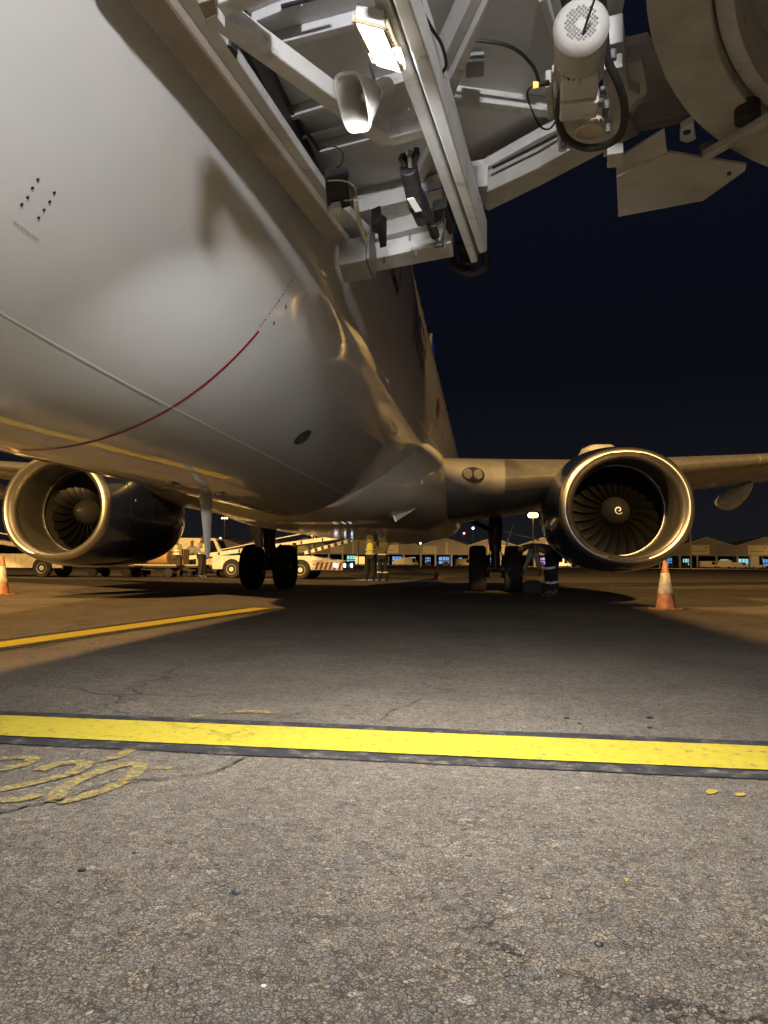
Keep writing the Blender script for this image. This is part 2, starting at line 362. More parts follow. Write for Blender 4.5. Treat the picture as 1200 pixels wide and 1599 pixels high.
def ribbon(name,pxs,w,m,z=.004):
    pts=smooth_pts([onZ(x,y,0) for x,y in pxs],5); L=[];Rr=[]
    for i,p in enumerate(pts):
        d=(pts[min(i+1,len(pts)-1)]-pts[max(i-1,0)]).normalized(); n=Vector((-d.y,d.x,0)); L.append(p+n*w/2); Rr.append(p-n*w/2)
    mb=MB(); k=len(pts); mb.add([(p.x,p.y,z) for p in L+Rr],[(i,k+i,k+i+1,i+1) for i in range(k-1)]); return struct(obj(name,mb,m))
ribbon('painted_stand_number',[(84,1254),(100,1232),(140,1212),(190,1196),(218,1196),(205,1214),(170,1232),(120,1248),(88,1255)],.050,M['worn_yellow'])
ribbon('painted_stand_number',[(62,1205),(90,1194),(132,1192),(118,1206),(60,1222),(-10,1236),(-60,1240)],.05,M['worn_yellow'])
ribbon('painted_stand_number',[(60,1241),(30,1250),(-50,1252)],.045,M['worn_yellow'])
ribbon('painted_stand_number',[(-30,1190),(15,1185),(50,1185),(38,1195),(0,1203),(-40,1206)],.045,M['worn_yellow'])
ribbon('painted_stand_number',[(152,1189),(180,1184),(205,1172)],.045,M['very_worn_yellow'])
ribbon('faded_paint_patch',[(243,1200),(268,1201)],.03,M['very_worn_yellow'])
ribbon('faded_paint_patch',[(296,1119),(320,1118)],.05,M['very_worn_yellow'])
ribbon('faded_paint_patch',[(342,1115),(380,1112),(436,1114)],.05,M['very_worn_yellow'])
def blob(name,cx,cy,w,h,m):
    pts=[]
    for i in range(12):
        a=2*PI*i/12; r=random.uniform(.6,1.1); pts.append(onZ(cx+math.cos(a)*w*r,cy-math.sin(a)*h*r,0))
    return sheet(name,pts,m)
M['fresh_yellow']=ground_mat('yellow_paint_spot',(.42,.30,.03),thr=(.2,.25))
blob('yellow_paint_spot',1112,1238,10,5,M['fresh_yellow']); blob('yellow_paint_spot',1157,1242,9,3.5,M['fresh_yellow'])
blob('yellow_paint_spot',979,1376,4,3,M['fresh_yellow'])
# long crack, cut as a thin dark recess-coloured groove sheet with ragged edges
def crack(pxs,w):
    pts=smooth_pts([onZ(x,y,0) for x,y in pxs],8); L=[];Q=[]
    for i,p in enumerate(pts):
        d=(pts[min(i+1,len(pts)-1)]-pts[max(i-1,0)]).normalized(); n=Vector((-d.y,d.x,0)); j=Vector((random.uniform(-.004,.004),random.uniform(-.012,.012),0)); ww=w*random.uniform(.25,1.5)
        L.append(p+j+n*ww/2); Q.append(p+j-n*ww/2)
    mb=MB(); k=len(pts); mb.add([(p.x,p.y,.006) for p in L+Q],[(i,k+i,k+i+1,i+1) for i in range(k-1)]); struct(obj('pavement_crack',mb,mat('crack_grime',(.025,.02,.016),.9)))
crack([(-20,1278),(40,1262),(85,1253),(120,1244),(150,1230),(200,1220),(260,1218),(310,1210),(345,1203),(390,1180)],.008)
crack([(540,1135),(590,1127),(612,1112),(640,1103),(662,1090)],.007)
crack([(440,1168),(460,1156),(480,1147)],.006)
# loose chips of stone
for px,py,r in [(128,1360,.010),(369,1394,.011),(935,1476,.009),(210,1332,.006),(340,1351,.005),(815,1540,.005),(412,1541,.005),(252,1134,.006),(238,1103,.006),(885,1122,.012),(1015,1122,.014),(1015,1137,.012),(905,1130,.009)]:
    p=onZ(px,py,0); bm=bmesh.new(); bmesh.ops.create_icosphere(bm,subdivisions=1,radius=r)
    for v in bm.verts: v.co=Vector((v.co.x*random.uniform(.7,1.4),v.co.y*random.uniform(.7,1.4),v.co.z*random.uniform(.3,.6)))
    me=bpy.data.meshes.new('stone_chip'); bm.to_mesh(me); bm.free(); pale=px in (412,620,705)
    me.materials.append(M['sign'] if pale else M['blackpaint']); o=bpy.data.objects.new('stone_chip',me); COL.objects.link(o); o.location=(p.x,p.y,r*.3)
    tag(o,('pale' if pale else 'dark')+' stone chip lying loose on the asphalt','stone','loose stone chips on the near asphalt'+(' (pale)' if pale else ''))
# ------------------------------------------------------------------ airliner
CX,CY=-2.6,-1.3
PLANE=thing('airliner','large white twin-engine airliner with navy blue engines parked at the boarding bridge','airliner',(CX,CY,0))
def pchip(T):
    xs=np.array([t[0] for t in T],float); ys=np.array([t[1] for t in T],float)
    h=np.diff(xs); d=np.diff(ys)/h; m=np.zeros(len(xs)); m[0]=d[0]; m[-1]=d[-1]
    for i in range(1,len(xs)-1):
        if d[i-1]*d[i]>0:
            a=2*h[i]+h[i-1]; b=h[i]+2*h[i-1]; m[i]=(a+b)/(a/d[i-1]+b/d[i])
    def f(x):
        i=int(np.clip(np.searchsorted(xs,x)-1,0,len(h)-1)); t=min(max((x-xs[i])/h[i],0),1)
        return float((1+2*t)*(1-t)**2*ys[i]+t*(1-t)**2*h[i]*m[i]+t*t*(3-2*t)*ys[i+1]+t*t*(t-1)*h[i]*m[i+1])
    return f
W_=pchip([(0,.1),(.15,.38),(.5,.72),(1,1.02),(2,1.40),(3,1.62),(4,1.77),(5,1.85),(6,1.88),(25,1.88),(30,1.55),(34,1.05),(38,.35),(38.8,.15)])
ZM=pchip([(0,2.85),(1,3.0),(3,3.3),(5,3.4),(6,3.4),(25,3.4),(30,3.65),(38.8,4.6)])
ZB=pchip([(0,2.75),(.15,2.5),(.5,2.25),(1,2.02),(2,1.70),(3,1.48),(4,1.36),(5,1.31),(6,1.3),(25,1.3),(30,1.9),(34,2.75),(38.8,4.2)])
ZT=pchip([(0,2.95),(.5,3.4),(1,3.65),(1.5,3.85),(2.2,4.3),(3,4.85),(4,5.17),(5.5,5.31),(25,5.31),(30,5.3),(38.8,4.9)])
def fp(Y,th,off=0):
    w,zm=W_(Y),ZM(Y); h=(ZT(Y)-zm) if math.sin(th)>0 else (zm-ZB(Y)); c,s=math.cos(th),math.sin(th)
    n=Vector((c/w,0,s/h)).normalized(); return Vector((w*c,Y,zm+h*s))+n*off
def hit(px,py):
    d=ray(px,py)
    t=.5
    while t<60:
        p=Vector((0,0,CAM_H))+d*t; X=p.x-CX;Y=p.y-CY;Z=p.z
        if 0<Y<38.8:
            zm=ZM(Y); hh=(ZT(Y)-zm) if Z>zm else (zm-ZB(Y))
            if (X/W_(Y))**2+((Z-zm)/hh)**2<1: return Y,math.atan2((Z-zm)/hh,X/W_(Y))
        t+=.004
NR=144; Ys=sorted(set([0,.05,.15,.3,.5,.75]+[1+.1*i for i in range(60)]+[7+.5*i for i in range(37)]+[25+.5*i for i in range(28)]+[38.8]))
mb=MB().loft([[fp(Y,2*PI*i/NR) for i in range(NR)] for Y in Ys]); obj('fuselage',mb,M['skin_paint'],PLANE,smooth=True,angle=80)
def strip(name,path,w,m,off=.003,sub=0):
    """painted strip following (Y,theta) points on the fuselage skin"""
    P=[fp(y,t,off) for y,t in path]; L=[];Q=[]
    for i,p in enumerate(P):
        d=(P[min(i+1,len(P)-1)]-P[max(i-1,0)]).normalized(); n0=(fp(*path[i],1)-fp(*path[i],0)).normalized(); s=d.cross(n0).normalized(); L.append(p+s*w/2); Q.append(p-s*w/2)
    k=len(P); mb=MB(); mb.add(L+Q,[(i,k+i,k+i+1,i+1) for i in range(k-1)]); return obj(name,mb,m,PLANE,smooth=True)
def arc(Y,t0,t1,n=60): return [(Y,R(t0+(t1-t0)*i/n)) for i in range(n+1)]
M['seam']=mat('panel_seam',(.30,.30,.30),.5)
strip('red_band',arc(5.2,-43.4,-92),.026,M['red'])
strip('lap_joint',[(2.2+.15*i,R(-62.6)) for i in range(75)],.009,M['white'],off=.003)
# stencils next to the red band: short dashes of small print
for i in range(16):
    t=-33.2-i*.62; strip('stencil_mark',[(5.17,R(t)),(5.17,R(t-.36 if i%3 else t-.22))],.012 if i%2 else .006,M['blackpaint'],off=.004)
for t in (-37.3,-40.6): strip('stencil_mark',[(5.27,R(t)),(5.30,R(t-.3))],.01,M['blackpaint'],off=.004)
for row,(px,py) in enumerate([(58,279),(49.5,292),(41.5,306),(33,318),(84,300),(76,313),(67.5,326),(59,338)]):
    y,t=hit(px,py); mb=MB(); c=fp(y,t,.004); n=(fp(y,t,1)-fp(y,t,0)).normalized(); a=Vector((0,1,0)); b=n.cross(a)
    mb.add([c]+[c+(a*math.cos(k*PI/8)+b*math.sin(k*PI/8))*.0062 for k in range(16)],[(0,1+k,1+(k+1)%16) for k in range(16)]); obj('jacking_hole',mb,M['blackpaint'],PLANE)
def text_mesh(s,size):
    cu=bpy.data.curves.new('t','FONT'); cu.body=s; cu.size=size; o=bpy.data.objects.new('t',cu); COL.objects.link(o); bpy.context.view_layer.update()
    me=bpy.data.meshes.new_from_object(o.evaluated_get(bpy.context.evaluated_depsgraph_get())); bpy.data.objects.remove(o); return me
def fus_text(name,s,size,Y0,th0,m,sx=1,shear=0):
    me=text_mesh(s,size); bm=bmesh.new(); bm.from_mesh(me)
    z=-.3*size
    while z<size:
        g=bm.verts[:]+bm.edges[:]+bm.faces[:]; bmesh.ops.bisect_plane(bm,geom=g,plane_co=(0,z,0),plane_no=(0,1,0)); z+=.06
    for v in bm.verts: u,w=v.co.x*sx+v.co.y*shear,v.co.y; v.co=fp(Y0+u,th0+w/1.88,.005)
    bm.to_mesh(me); bm.free(); me.name=name; me.materials.clear(); me.materials.append(m); o=bpy.data.objects.new(name,me); COL.objects.link(o); o.parent=PLANE; return o
y,t=hit(18,345); fus_text('jacking_point_text','AUX JACKING POINT',.013,y,t,M['blackpaint'],sx=1.0)
fus_text('airline_name_text','AIRLINES',.62,5.75,R(-10.8),M['navy_text'],sx=.74)
fus_text('airline_name_text','INTER',.62,8.75,R(-10.8),M['navy_text'],sx=.95)
for k in range(34):
    Y=6.6+k*.52; P=[]
    for i in range(12):
        a=2*PI*i/12; ca_,sa_=math.cos(a),math.sin(a); P.append(fp(Y+.12*abs(ca_)**.6*(1 if ca_>0 else -1),R(17)+.085*abs(sa_)**.6*(1 if sa_>0 else -1),.004))
    obj('passenger_window',MB().add(P,[tuple(range(12))]),M['window'],PLANE)
def oval(name,px,py,a,b,m,off=.004,rot=0,par=PLANE):
    y,t=hit(px,py); P=[]
    for i in range(28):
        q=2*PI*i/28; u,v=a*math.cos(q),b*math.sin(q); u,v=u*math.cos(rot)-v*math.sin(rot),u*math.sin(rot)+v*math.cos(rot); P.append(fp(y+u,t+v/1.9,off))
    return obj(name,MB().add(P,[tuple(range(28))]),m,par)
M['mesh_dark']=mat('dark_vent_mesh',(.055,.05,.042),.7,var=.4,vscale=150)
oval('vent_grille',473,682,.115,.083,M['blackpaint'],off=.003); oval('vent_grille',473,682,.105,.074,M['mesh_dark'],off=.006)
for k in range(3):
    y,t=hit(446,698+k*3.2); strip('stencil_mark',[(y,t),(y+.09,t)],.006,M['seam'],off=.004)
oval('access_panel',684,636,.30,.13,M['blackpaint']); oval('access_panel',672,670,.25,.09,M['sign']); 
strip('red_band',arc(13.3,-14,2,16),.10,M['red']); 
for yy in (6.1,9.2,12.2,15.5): strip('panel_seam',arc(yy,-85,30,70),.004,M['seam'],off=.0018)
for px,py in ((270,755),(345,771)):
    y,t=hit(px,py); mb=MB().box(fp(y,t,.006),(.06,.16,.02)); obj('drain_scoop',mb,M['glass'],PLANE,bevel=.008)
for y0,y1,t0,t1 in ((7.4,7.9,-72,-78),(9.0,9.7,-66,-76),(5.6,5.95,-70,-77),(8.2,8.8,-40,-46),(6.3,6.75,-22,-30)):
    lp=[(y0,R(t0)),(y1,R(t0)),(y1,R(t1)),(y0,R(t1))]
    for a,b in zip(lp,lp[1:]+lp[:1]): strip('hatch_seam',[(a[0]+(b[0]-a[0])*i/6,a[1]+(b[1]-a[1])*i/6) for i in range(7)],.0045,M['seam'],off=.002)
# blade antenna under the belly
mb=MB(); rings=[]
for z,y0,y1,th in ((1.33,7.72,8.08,.02),(1.15,7.80,8.08,.018),(.98,7.86,8.07,.014),(.76,7.93,8.06,.01),(.71,7.97,8.04,.006)):
    rings.append([Vector((th*math.sin(PI*u)**.7*s_,y0+(y1-y0)*u,z)) for s_,us in ((1,(0,.15,.35,.6,.85,1)),(-1,(.85,.6,.35,.15))) for u in us])
a_=obj('blade_antenna',MB().loft(rings),M['fair_paint'],PLANE,smooth=True)
# belly fairing
def sup(cx,cz,a,b_t,b_b,e,Y,n=72):
    out=[]
    for i in range(n):
        q=2*PI*i/n; c,s=math.cos(q),math.sin(q); b=b_t if s>0 else b_b
        out.append(Vector((cx+a*abs(c)**(2/e)*(1 if c>0 else -1),Y,cz+b*abs(s)**(2/e)*(1 if s>0 else -1))))
    return out
FB=[(10.6,1.0,1.75,.3,.42,2.1),(11.3,1.50,1.80,.6,.52,2.2),(11.9,1.80,1.88,.9,.62,2.35),(12.4,1.93,1.92,.88,.64,2.7),(13,2.0,1.95,.85,.66,3.2),(13.9,2.0,1.95,.85,.69,3.8),(15.5,2.03,1.95,.95,.70,4),(18,2.03,1.95,.9,.69,4),(20.5,2.0,1.95,.8,.68,3.5),(22.5,1.85,1.9,.7,.62,3),(24.5,1.5,1.8,.4,.42,2.4)]
fy=[pchip([(f[0],f[k]) for f in FB]) for k in (1,2,3,4,5)]
mb=MB().loft([sup(0,fy[1](Y),fy[0](Y),fy[2](Y),fy[3](Y),fy[4](Y),Y) for Y in np.arange(10.6,24.51,.15)]); obj('belly_fairing',mb,M['fair_paint'],PLANE,smooth=True,angle=80)
# wings
def foil(n=18,tc=.12):
    xs=[.5*(1-math.cos(PI*i/n)) for i in range(n+1)]; up=[];lo=[]
    for x in xs:
        yt=5*tc*(.2969*math.sqrt(x)-.126*x-.3516*x*x+.2843*x**3-.1015*x**4); up.append((x,yt*1.1)); lo.append((x,-yt*.9))
    return up[::-1]+lo[1:-1]
LEt=[(0,11.9),(1.7,12.7),(2.2,13.12),(3.2,13.9),(4.83,14.95),(8,16.65),(12,18.75),(17.2,21.5)]
TEt=[(0,21.2),(3.2,21.2),(5.8,21.3),(17.2,23.2)]
THt=[(0,1.2),(2.2,1.05),(4.83,.68),(8,.42),(12,.32),(17.2,.18)]
ip=lambda T,x: float(np.interp(x,[t[0] for t in T],[t[1] for t in T]))
wz=lambda X: 2.02+(X-2)*.128
def wing_ring(X,s,k=1.0,x0=0,x1=1,n=18):
    le,te,th=ip(LEt,X),ip(TEt,X),ip(THt,X); c=te-le; F=foil(n,th/c)
    return [Vector((s*X,le+c*u,wz(X)-(u-.0)*.12*1+v*c*k)) for u,v in F]
XS=[.5,1.4,2.0,2.6,3.2,4,4.83,5.8,7,8.5,10,12,14.5,17.2]
for s in (1,-1):
    w=obj('wing',MB().loft([wing_ring(X,s) for X in XS]),M['wing_grey'],PLANE,smooth=True,angle=60)
    # leading-edge slats: polished shells a few mm proud of the wing nose
    for (xa,xb) in ((2.95,4.25),(5.5,8.0),(8.03,10.6),(10.63,13.4),(13.43,16.8)):
        rings=[]
        for X in np.linspace(xa,xb,5):
            le,te,th=ip(LEt,X),ip(TEt,X),ip(THt,X); c=te-le; tc=th/c; ring=[]
            for u in [.07,.045,.025,.012,.004,0]+[-.004,-.012,-.022,-.035]:
                x=abs(u); yt=5*tc*(.2969*math.sqrt(x)-.126*x-.3516*x*x); v=yt*1.1 if u>=0 else -yt*.9
                n=Vector((-(.02+ .02*(1 if x<.01 else .3)),0)) if False else None
                ring.append(Vector((s*X,le+c*x-.012*(1 if x<.03 else .3),wz(X)-x*.12+v*c+(.008 if u>0 else -.008 if u<0 else 0))))
            rings.append(ring)
        obj('slat',MB().loft(rings,closed=False,cap=False),M['slat_metal'],w,smooth=True)
    # landing lights set in the wing root
    g=[]; Xc=2.42; c0=Vector((s*Xc,ip(LEt,Xc)-.03,wz(Xc)+.05))
    nrm=Vector((-s*.45,-1,-.12)).normalized() ; ax=Vector((s*.85,.5,0)).normalized(); az=Vector((0,-.12,1)).normalized()
    def disc(c,a,b,d,n=24):
        r0=[c+ax*a*math.cos(2*PI*i/n)+az*b*math.sin(2*PI*i/n) for i in range(n)]; nn=Vector((0,-1,0)); return MB().loft([[p+nn*(-.03) for p in r0],[p+nn*d for p in r0],[c+nn*(d+.004)+(p-c)*.9 for p in r0]])
    h=obj('landing_light',disc(c0,.21,.115,.04),M['blackpaint'],w,smooth=True)
    for k in (-.10,.09): obj('landing_light',disc(c0+ax*k,.082,.082,.058),M['glass'],w,smooth=True)
    # flap track fairings
    for X,L in ((8.9,3.0),(12.3,2.4)):
        rings=[]; yT=ip(TEt,X)
        for u in np.linspace(0,1,14):
            r=.26*(math.sin(PI*min(1,u*1.02))**.6 if u<.98 else .02)+.004; yy=yT-L*.72+L*u; zz=wz(X)-.27-.22*u-(.12*math.sin(PI*u))
            rings.append([Vector((s*X+r*.55*math.cos(q),yy,zz+r*1.05*math.sin(q))) for q in np.linspace(0,2*PI,17)[:-1]])
        obj('flap_track_fairing',MB().loft(rings),M['fair_paint'],w,smooth=True)
    # winglet and flap edge strip
    mb=MB(); mb.loft([[Vector((s*(17.2+dx),yy,z)) for yy,dx in ((y0,0),((y0+y1)/2,.04),(y1,0),((y0+y1)/2,-.04))] for z,y0,y1 in ((3.95,21.5,23.2),(4.5,22.2,23.5),(6.3,23.3,24.2))]); obj('winglet',mb,M['blue_tail'],w)
# open ram-air scoop, light lip, on the port front of the fairing
obj('air_inlet_duct',MB().prism([Vector((1.16,12.17,1.61)),Vector((1.60,12.17,1.56)),Vector((1.57,12.19,1.47)),Vector((1.29,12.19,1.31))],(0,.18,0)),M['blackpaint'],PLANE)
obj('air_inlet_lip',MB().prism([Vector((1.265,12.13,1.365)),Vector((1.545,12.13,1.52)),Vector((1.585,12.14,1.475)),Vector((1.30,12.14,1.30))],(0,.02,0)),M['sign'],PLANE)
obj('air_inlet_lip',MB().prism([Vector((1.14,12.14,1.60)),Vector((1.165,12.14,1.615)),Vector((1.31,12.13,1.30)),Vector((1.285,12.13,1.29))],(0,.03,0)),M['bare_metal'],PLANE)
# slender skin details of the wing root
# tail
mb=MB(); rings=[]
for z,y0,y1,t in ((5.0,30.5,38.0,.30),(6.2,32.3,38.0,.28),(12.0,37.0,39.4,.10)):
    rings.append([Vector((t*.5*v*6,y0+(y1-y0)*u,z)) for u,v in foil(10,.16)])
obj('tail_fin',MB().loft(rings),M['blue_tail'],PLANE,smooth=True)
mb=MB()
for z0,z1 in ((6.2,12.0),):
    mb.bar((0,32.28,6.2),(0,36.98,12.0),.13,.12)
obj('fin_leading_edge',mb,M['slat_metal'],PLANE,bevel=.03)
for s in (1,-1):
    rings=[[Vector((s*X,y0+(y1-y0)*u,z+v*(y1-y0))) for u,v in foil(10,.1)] for X,y0,y1,z in ((.4,34.8,38.2,4.35),(7.1,38.2,39.6,5.0))]
    obj('tailplane',MB().loft(rings),M['wing_grey'],PLANE,smooth=True)
for s in (1,-1): LG=lamp('fin_fill_lamp','SPOT',(s*4.5,38.6,5.3),420,(.9,.95,1),target=(0,36.6,9.0),size=.1,spot=70,parent=PLANE)  # unseen lamps added to brighten the blue fin
# engines (built once at the lip centre, +Y aft)
def nac(y,a,bt,bb,e,dz=0,n=80,flip=False):
    return sup(0,dz,a,bt,bb,e,y,n)
ENG=(4.83,13.3,1.60)
outer=[(.13,1.045,.955,.935,2.12),(.35,1.105,1.01,.985,2.2),(.8,1.17,1.07,1.03,2.25),(1.4,1.20,1.10,1.05,2.22),(2.1,1.19,1.09,1.03,2.15),(2.7,1.12,1.03,.98,2.05),(3.25,.98,.93,.90,2),(3.3,.94,.89,.86,2)]
oy=[pchip([(f[0],f[k]) for f in outer]) for k in (1,2,3,4)]
mb=MB().loft([nac(y,oy[0](y),oy[1](y),oy[2](y),oy[3](y)) for y in list(np.arange(.13,3.25,.12))+[3.25,3.3]],cap=False)
NAC=obj('engine_nacelle',mb,M['navy'],PLANE,smooth=True,angle=70); NAC.location=ENG
lipprof=[]
for k in range(13):
    q=-PI/2+PI*k/12*1.0   # outer .13 -> highlight -> inner .20
    lipprof.append(k)
rings=[]
def blend(t): # t 0 outer edge .. 1 inner edge
    ang=PI*t; out=1.045; inn=.83; mid=(out+inn)/2; hw=(out-inn)/2; return mid+hw*math.cos(ang), .13-.13*math.sin(ang)*1.0+(.10*t if t>.5 else 0)
for t in np.linspace(0,1,15):
    r,y=blend(t); f=r/1.045; e=2.12-(.12*t); rings.append(nac(y,r,.955*f*(1+.035*t),.935*f*(1+.045*t),e))
obj('inlet_lip',MB().loft(rings,cap=False),M['bare_metal'],NAC,smooth=True,angle=80)
rings=[nac(y,a,b,c_,2.0) for y,a,b,c_ in ((.23,.83,.785,.777),(.33,.80,.78,.772),(.5,.785,.78,.775),(.75,.775,.775,.775),(1.5,.775,.775,.775))]
obj('inlet_duct',MB().loft(rings,cap=False),M['duct'],NAC,smooth=True,angle=80)
obj('duct_seam_ring',MB().lathe([(.86,.772),(.86,.760),(.90,.760),(.90,.772)]),M['bare_metal'],NAC,smooth=False)
obj('spinner',MB().lathe([(.72,.004),(.75,.05),(.82,.12),(.92,.19),(1.03,.235),(1.1,.25),(1.4,.255)],n=40),M['spin'],NAC,smooth=True,angle=80)
sp=pchip([(0,.72),(.05,.75),(.12,.82),(.19,.92),(.235,1.03)])
pts=[];
for i in range(46):
    u=i/45; a=-2.5+u*2*PI*1.3; r=.008+.066*u; pts.append((a,r,u))
L=[];Q=[]
for a,r,u in pts:
    w=.008+.010*math.sin(PI*min(u*1.1,1)); 
    for lst,rr in ((L,r+w*.6),(Q,max(.001,r-w*.6))): lst.append(Vector((rr*math.cos(a),sp(rr)-.006,rr*math.sin(a))))
k=len(L); obj('spiral_mark',MB().add(L+Q,[(i,k+i,k+i+1,i+1) for i in range(k-1)]),M['white'],NAC)
obj('fan_backing',MB().lathe([(1.45,.0),(1.45,.78)],n=40),M['blackpaint'],NAC)
mb=MB(); NS=7; A=[];B_=[]
for j in range(NS):
    u=j/(NS-1); r=.24+.525*u; tw=R(32+30*u); ch=.26+.10*u; cx=-.05*math.sin(PI*u)
    for lst,o_ in ((A,-.004),(B_,.004)):
        for q in (-.5,-.17,.17,.5):
            cam_=.03*(1-(2*q)**2); lst.append(Vector((cx+math.sin(tw)*ch*q+math.cos(tw)*(o_+cam_),1.20+math.cos(tw)*ch*q-math.sin(tw)*(o_+cam_)*1,r)))
fs=[]
for off in (0,NS*4):
    for j in range(NS-1):
        for i in range(3): a=off+j*4+i; fs.append((a,a+1,a+5,a+4))
for j in range(NS-1):
    for i in (0,3): a=j*4+i; fs.append((a,a+4,a+4+NS*4,a+NS*4))
bl=obj('fan_blade',mb.add(A+B_,fs),M['fan'],NAC,smooth=True,angle=50)
for i in range(1,24):
    c=bl.copy(); COL.objects.link(c); c.parent=NAC; c.rotation_euler=(0,2*PI*i/24,0)
obj('core_nozzle',MB().lathe([(2.9,.70),(3.6,.62),(4.2,.45),(4.25,.40),(4.0,.3),(4.9,.06)],n=40),M['bare_metal'],NAC,smooth=True)
# pylon, strake, stencils, latches
mb=MB(); mb.loft([[Vector((x*wd_,y,z)) for x,z in ((-1,z0),(1,z0),(1,z1-.08),(.5,z1),(-.5,z1),(-1,z1-.08))] for y,wd_,z0,z1 in ((.9,.03,.9,1.06),(1.3,.12,.9,1.14),(1.9,.2,.8,1.22),(2.3,.28,.7,1.36),(2.8,.33,.6,1.43),(3.4,.33,.6,1.38),(4.2,.3,.5,1.1),(5.0,.12,.4,.7))]); obj('pylon',mb,M['fair_paint'],NAC,smooth=True)
mb=MB().prism([Vector((-.86,.9,.72)),Vector((-1.02,1.9,.95)),Vector((-1.0,1.95,.55)),Vector((-.92,1.0,.60))],(.02,0,0)); obj('nacelle_strake',mb,M['wing_grey'],NAC)
for y_ in (.62,1.32,2.42):
    rings=[nac(yy,oy[0](yy)+.003,oy[1](yy)+.003,oy[2](yy)+.003,oy[3](yy)) for yy in (y_,y_+.012)]
    obj('cowl_seam',MB().loft(rings,cap=False),M['darksteel'],NAC,smooth=True)
for k in range(4):
    yy=1.5+k*.28; obj('cowl_latch',MB().box((.03,yy,-(oy[2](yy)+.006)),(.05,.13,.014)),M['steel'],NAC,bevel=.004)
def nacmark(ang,y,w,h,m,nm='stencil_label',rnd=False):
    a,bt,bb=oy[0](y),oy[1](y),oy[2](y); P=[]
    N=14 if rnd else 4
    for i in range(N):
        if rnd: u,v=w*math.cos(2*PI*i/N),h*math.sin(2*PI*i/N)
        else: u,v=((-w,w,w,-w)[i],(-h,-h,h,h)[i])
        yy=y+u; q=ang+v/1.1; c,s=math.cos(q),math.sin(q); b=bt if s>0 else bb; e=oy[3](yy)
        P.append(Vector(((oy[0](yy)+.012)*abs(c)**(2/e)*(1 if c>0 else -1),yy,((oy[1](yy) if s>0 else oy[2](yy))+.012)*abs(s)**(2/e)*(1 if s>0 else -1))))
    obj(nm,MB().add(P,[tuple(range(N))]),m,NAC)
nacmark(R(22),1.55,.10,.10,M['sticker'],rnd=True); nacmark(R(22),1.55,.06,.065,M['red'],rnd=True)
for a_,y_,w_,h_ in ((34,1.55,.07,.03),(30,1.85,.06,.04),(18,2.5,.08,.05),(17,2.1,.05,.06),(30,1.2,.02,.02),(8,.75,.015,.015),(26,1.75,.02,.02)):
    nacmark(R(a_),y_,w_,h_,M['sticker'])
N2=NAC.copy(); COL.objects.link(N2); N2.parent=PLANE; N2.location=(-ENG[0]-.10,ENG[1],ENG[2]); N2.rotation_euler=(0,0,R(-2.2))
for ch in [x for x in NAC.children if not x.name.startswith('spiral')]: c=ch.copy(); COL.objects.link(c); c.parent=N2
# main gear
def wheel(parent_name,parent,x,y,r,w,hub=True):
    o=obj(parent_name,MB().lathe([(-w*.32,r*.45),(-w*.42,r*.55),(-w*.5,r*.75),(-w*.48,r*.9),(-w*.36,r*.985),(-w*.2,r),(-w*.19,r*.985),(-w*.17,r),(-.01,r),(0,r*.985),(.01,r),(w*.17,r),(w*.19,r*.985),(w*.2,r),(w*.36,r*.985),(w*.48,r*.9),(w*.5,r*.75),(w*.42,r*.55),(w*.32,r*.45)],axis='X',n=44),M['tyre'],parent,smooth=True,angle=50)
    o.location=(x,y,r)
    rim=MB().lathe([(-w*.30,.0),(-w*.30,r*.16),(-w*.2,r*.2),(-w*.16,r*.38),(-w*.33,r*.46),(w*.33,r*.46),(w*.16,r*.38),(w*.2,r*.2),(w*.30,r*.16),(w*.30,0)],axis='X',n=28)
    for s in (-1,1):
        for k in range(8): q=2*PI*k/8; rim.cyl((s*w*.18,r*.30*math.cos(q),r*.30*math.sin(q)),(s*w*.25,r*.30*math.cos(q),r*.30*math.sin(q)),r*.045,n=6)
    obj('rim',rim,M['steel'],o,smooth=True)
    return o
def main_gear(s):
    X=2.86*s; Y=19.6; g=MB().cyl((X,Y,.55),(X,Y,2.25),.11,n=20); g.cyl((X,Y,1.0),(X,Y,2.2),.15,n=20); g.cyl((X-.5,Y,.565),(X+.5,Y,.565),.085,n=14)
    g.cyl((X,Y+.12,.7),(X,Y+.55,1.0),.04); g.cyl((X,Y+.55,1.0),(X,Y+.12,1.35),.04); g.cyl((X,Y,1.45),(X-s*1.3,Y+.1,2.1),.06); g.cyl((X,Y-.05,1.1),(X+s*.1,Y-.9,2.1),.035)
    o=obj('main_gear_leg',g,M['darksteel'],PLANE,smooth=True,angle=40)
    for dx in (-.43,.43): wheel('wheel',o,X+dx,Y,.565,.42)
    for dx in (-.22,.22): obj('brake_unit',MB().cyl((X+dx-.08,Y,.565),(X+dx+.08,Y,.565),.22,n=20),M['darksteel'],o,smooth=True,angle=40)
    t=MB(); t.tube(smooth_pts([(X+.1,Y-.14,2.0),(X+.16,Y-.2,1.5),(X+.12,Y-.18,1.0),(X+.3,Y-.16,.7),(X+.26,Y-.22,.45),(X+.16,Y-.2,.5)]),.014); t.tube(smooth_pts([(X-.1,Y-.16,2.0),(X-.17,Y-.19,1.4),(X-.14,Y-.17,.95),(X-.28,Y-.16,.7)]),.014)
    obj('brake_hose',t,M['cable'],o,smooth=True)
    d=MB().prism([(X+s*.22,Y-.35,1.05),(X+s*.22,Y+.35,1.05),(X+s*.55,Y+.55,2.05),(X+s*.55,Y-.55,2.05)],(s*.03,0,0)); obj('gear_door',d,M['fair_paint'],o)
    m_=MB().bar((X-s*.05,Y-.20,1.02),(X-s*.05,Y-.20,1.12),.22,.03); obj('door_link',MB().bar((X+s*.15,Y-.1,1.5),(X+s*1.0,Y-.7,1.25),.05,.03),M['fair_paint'],o)
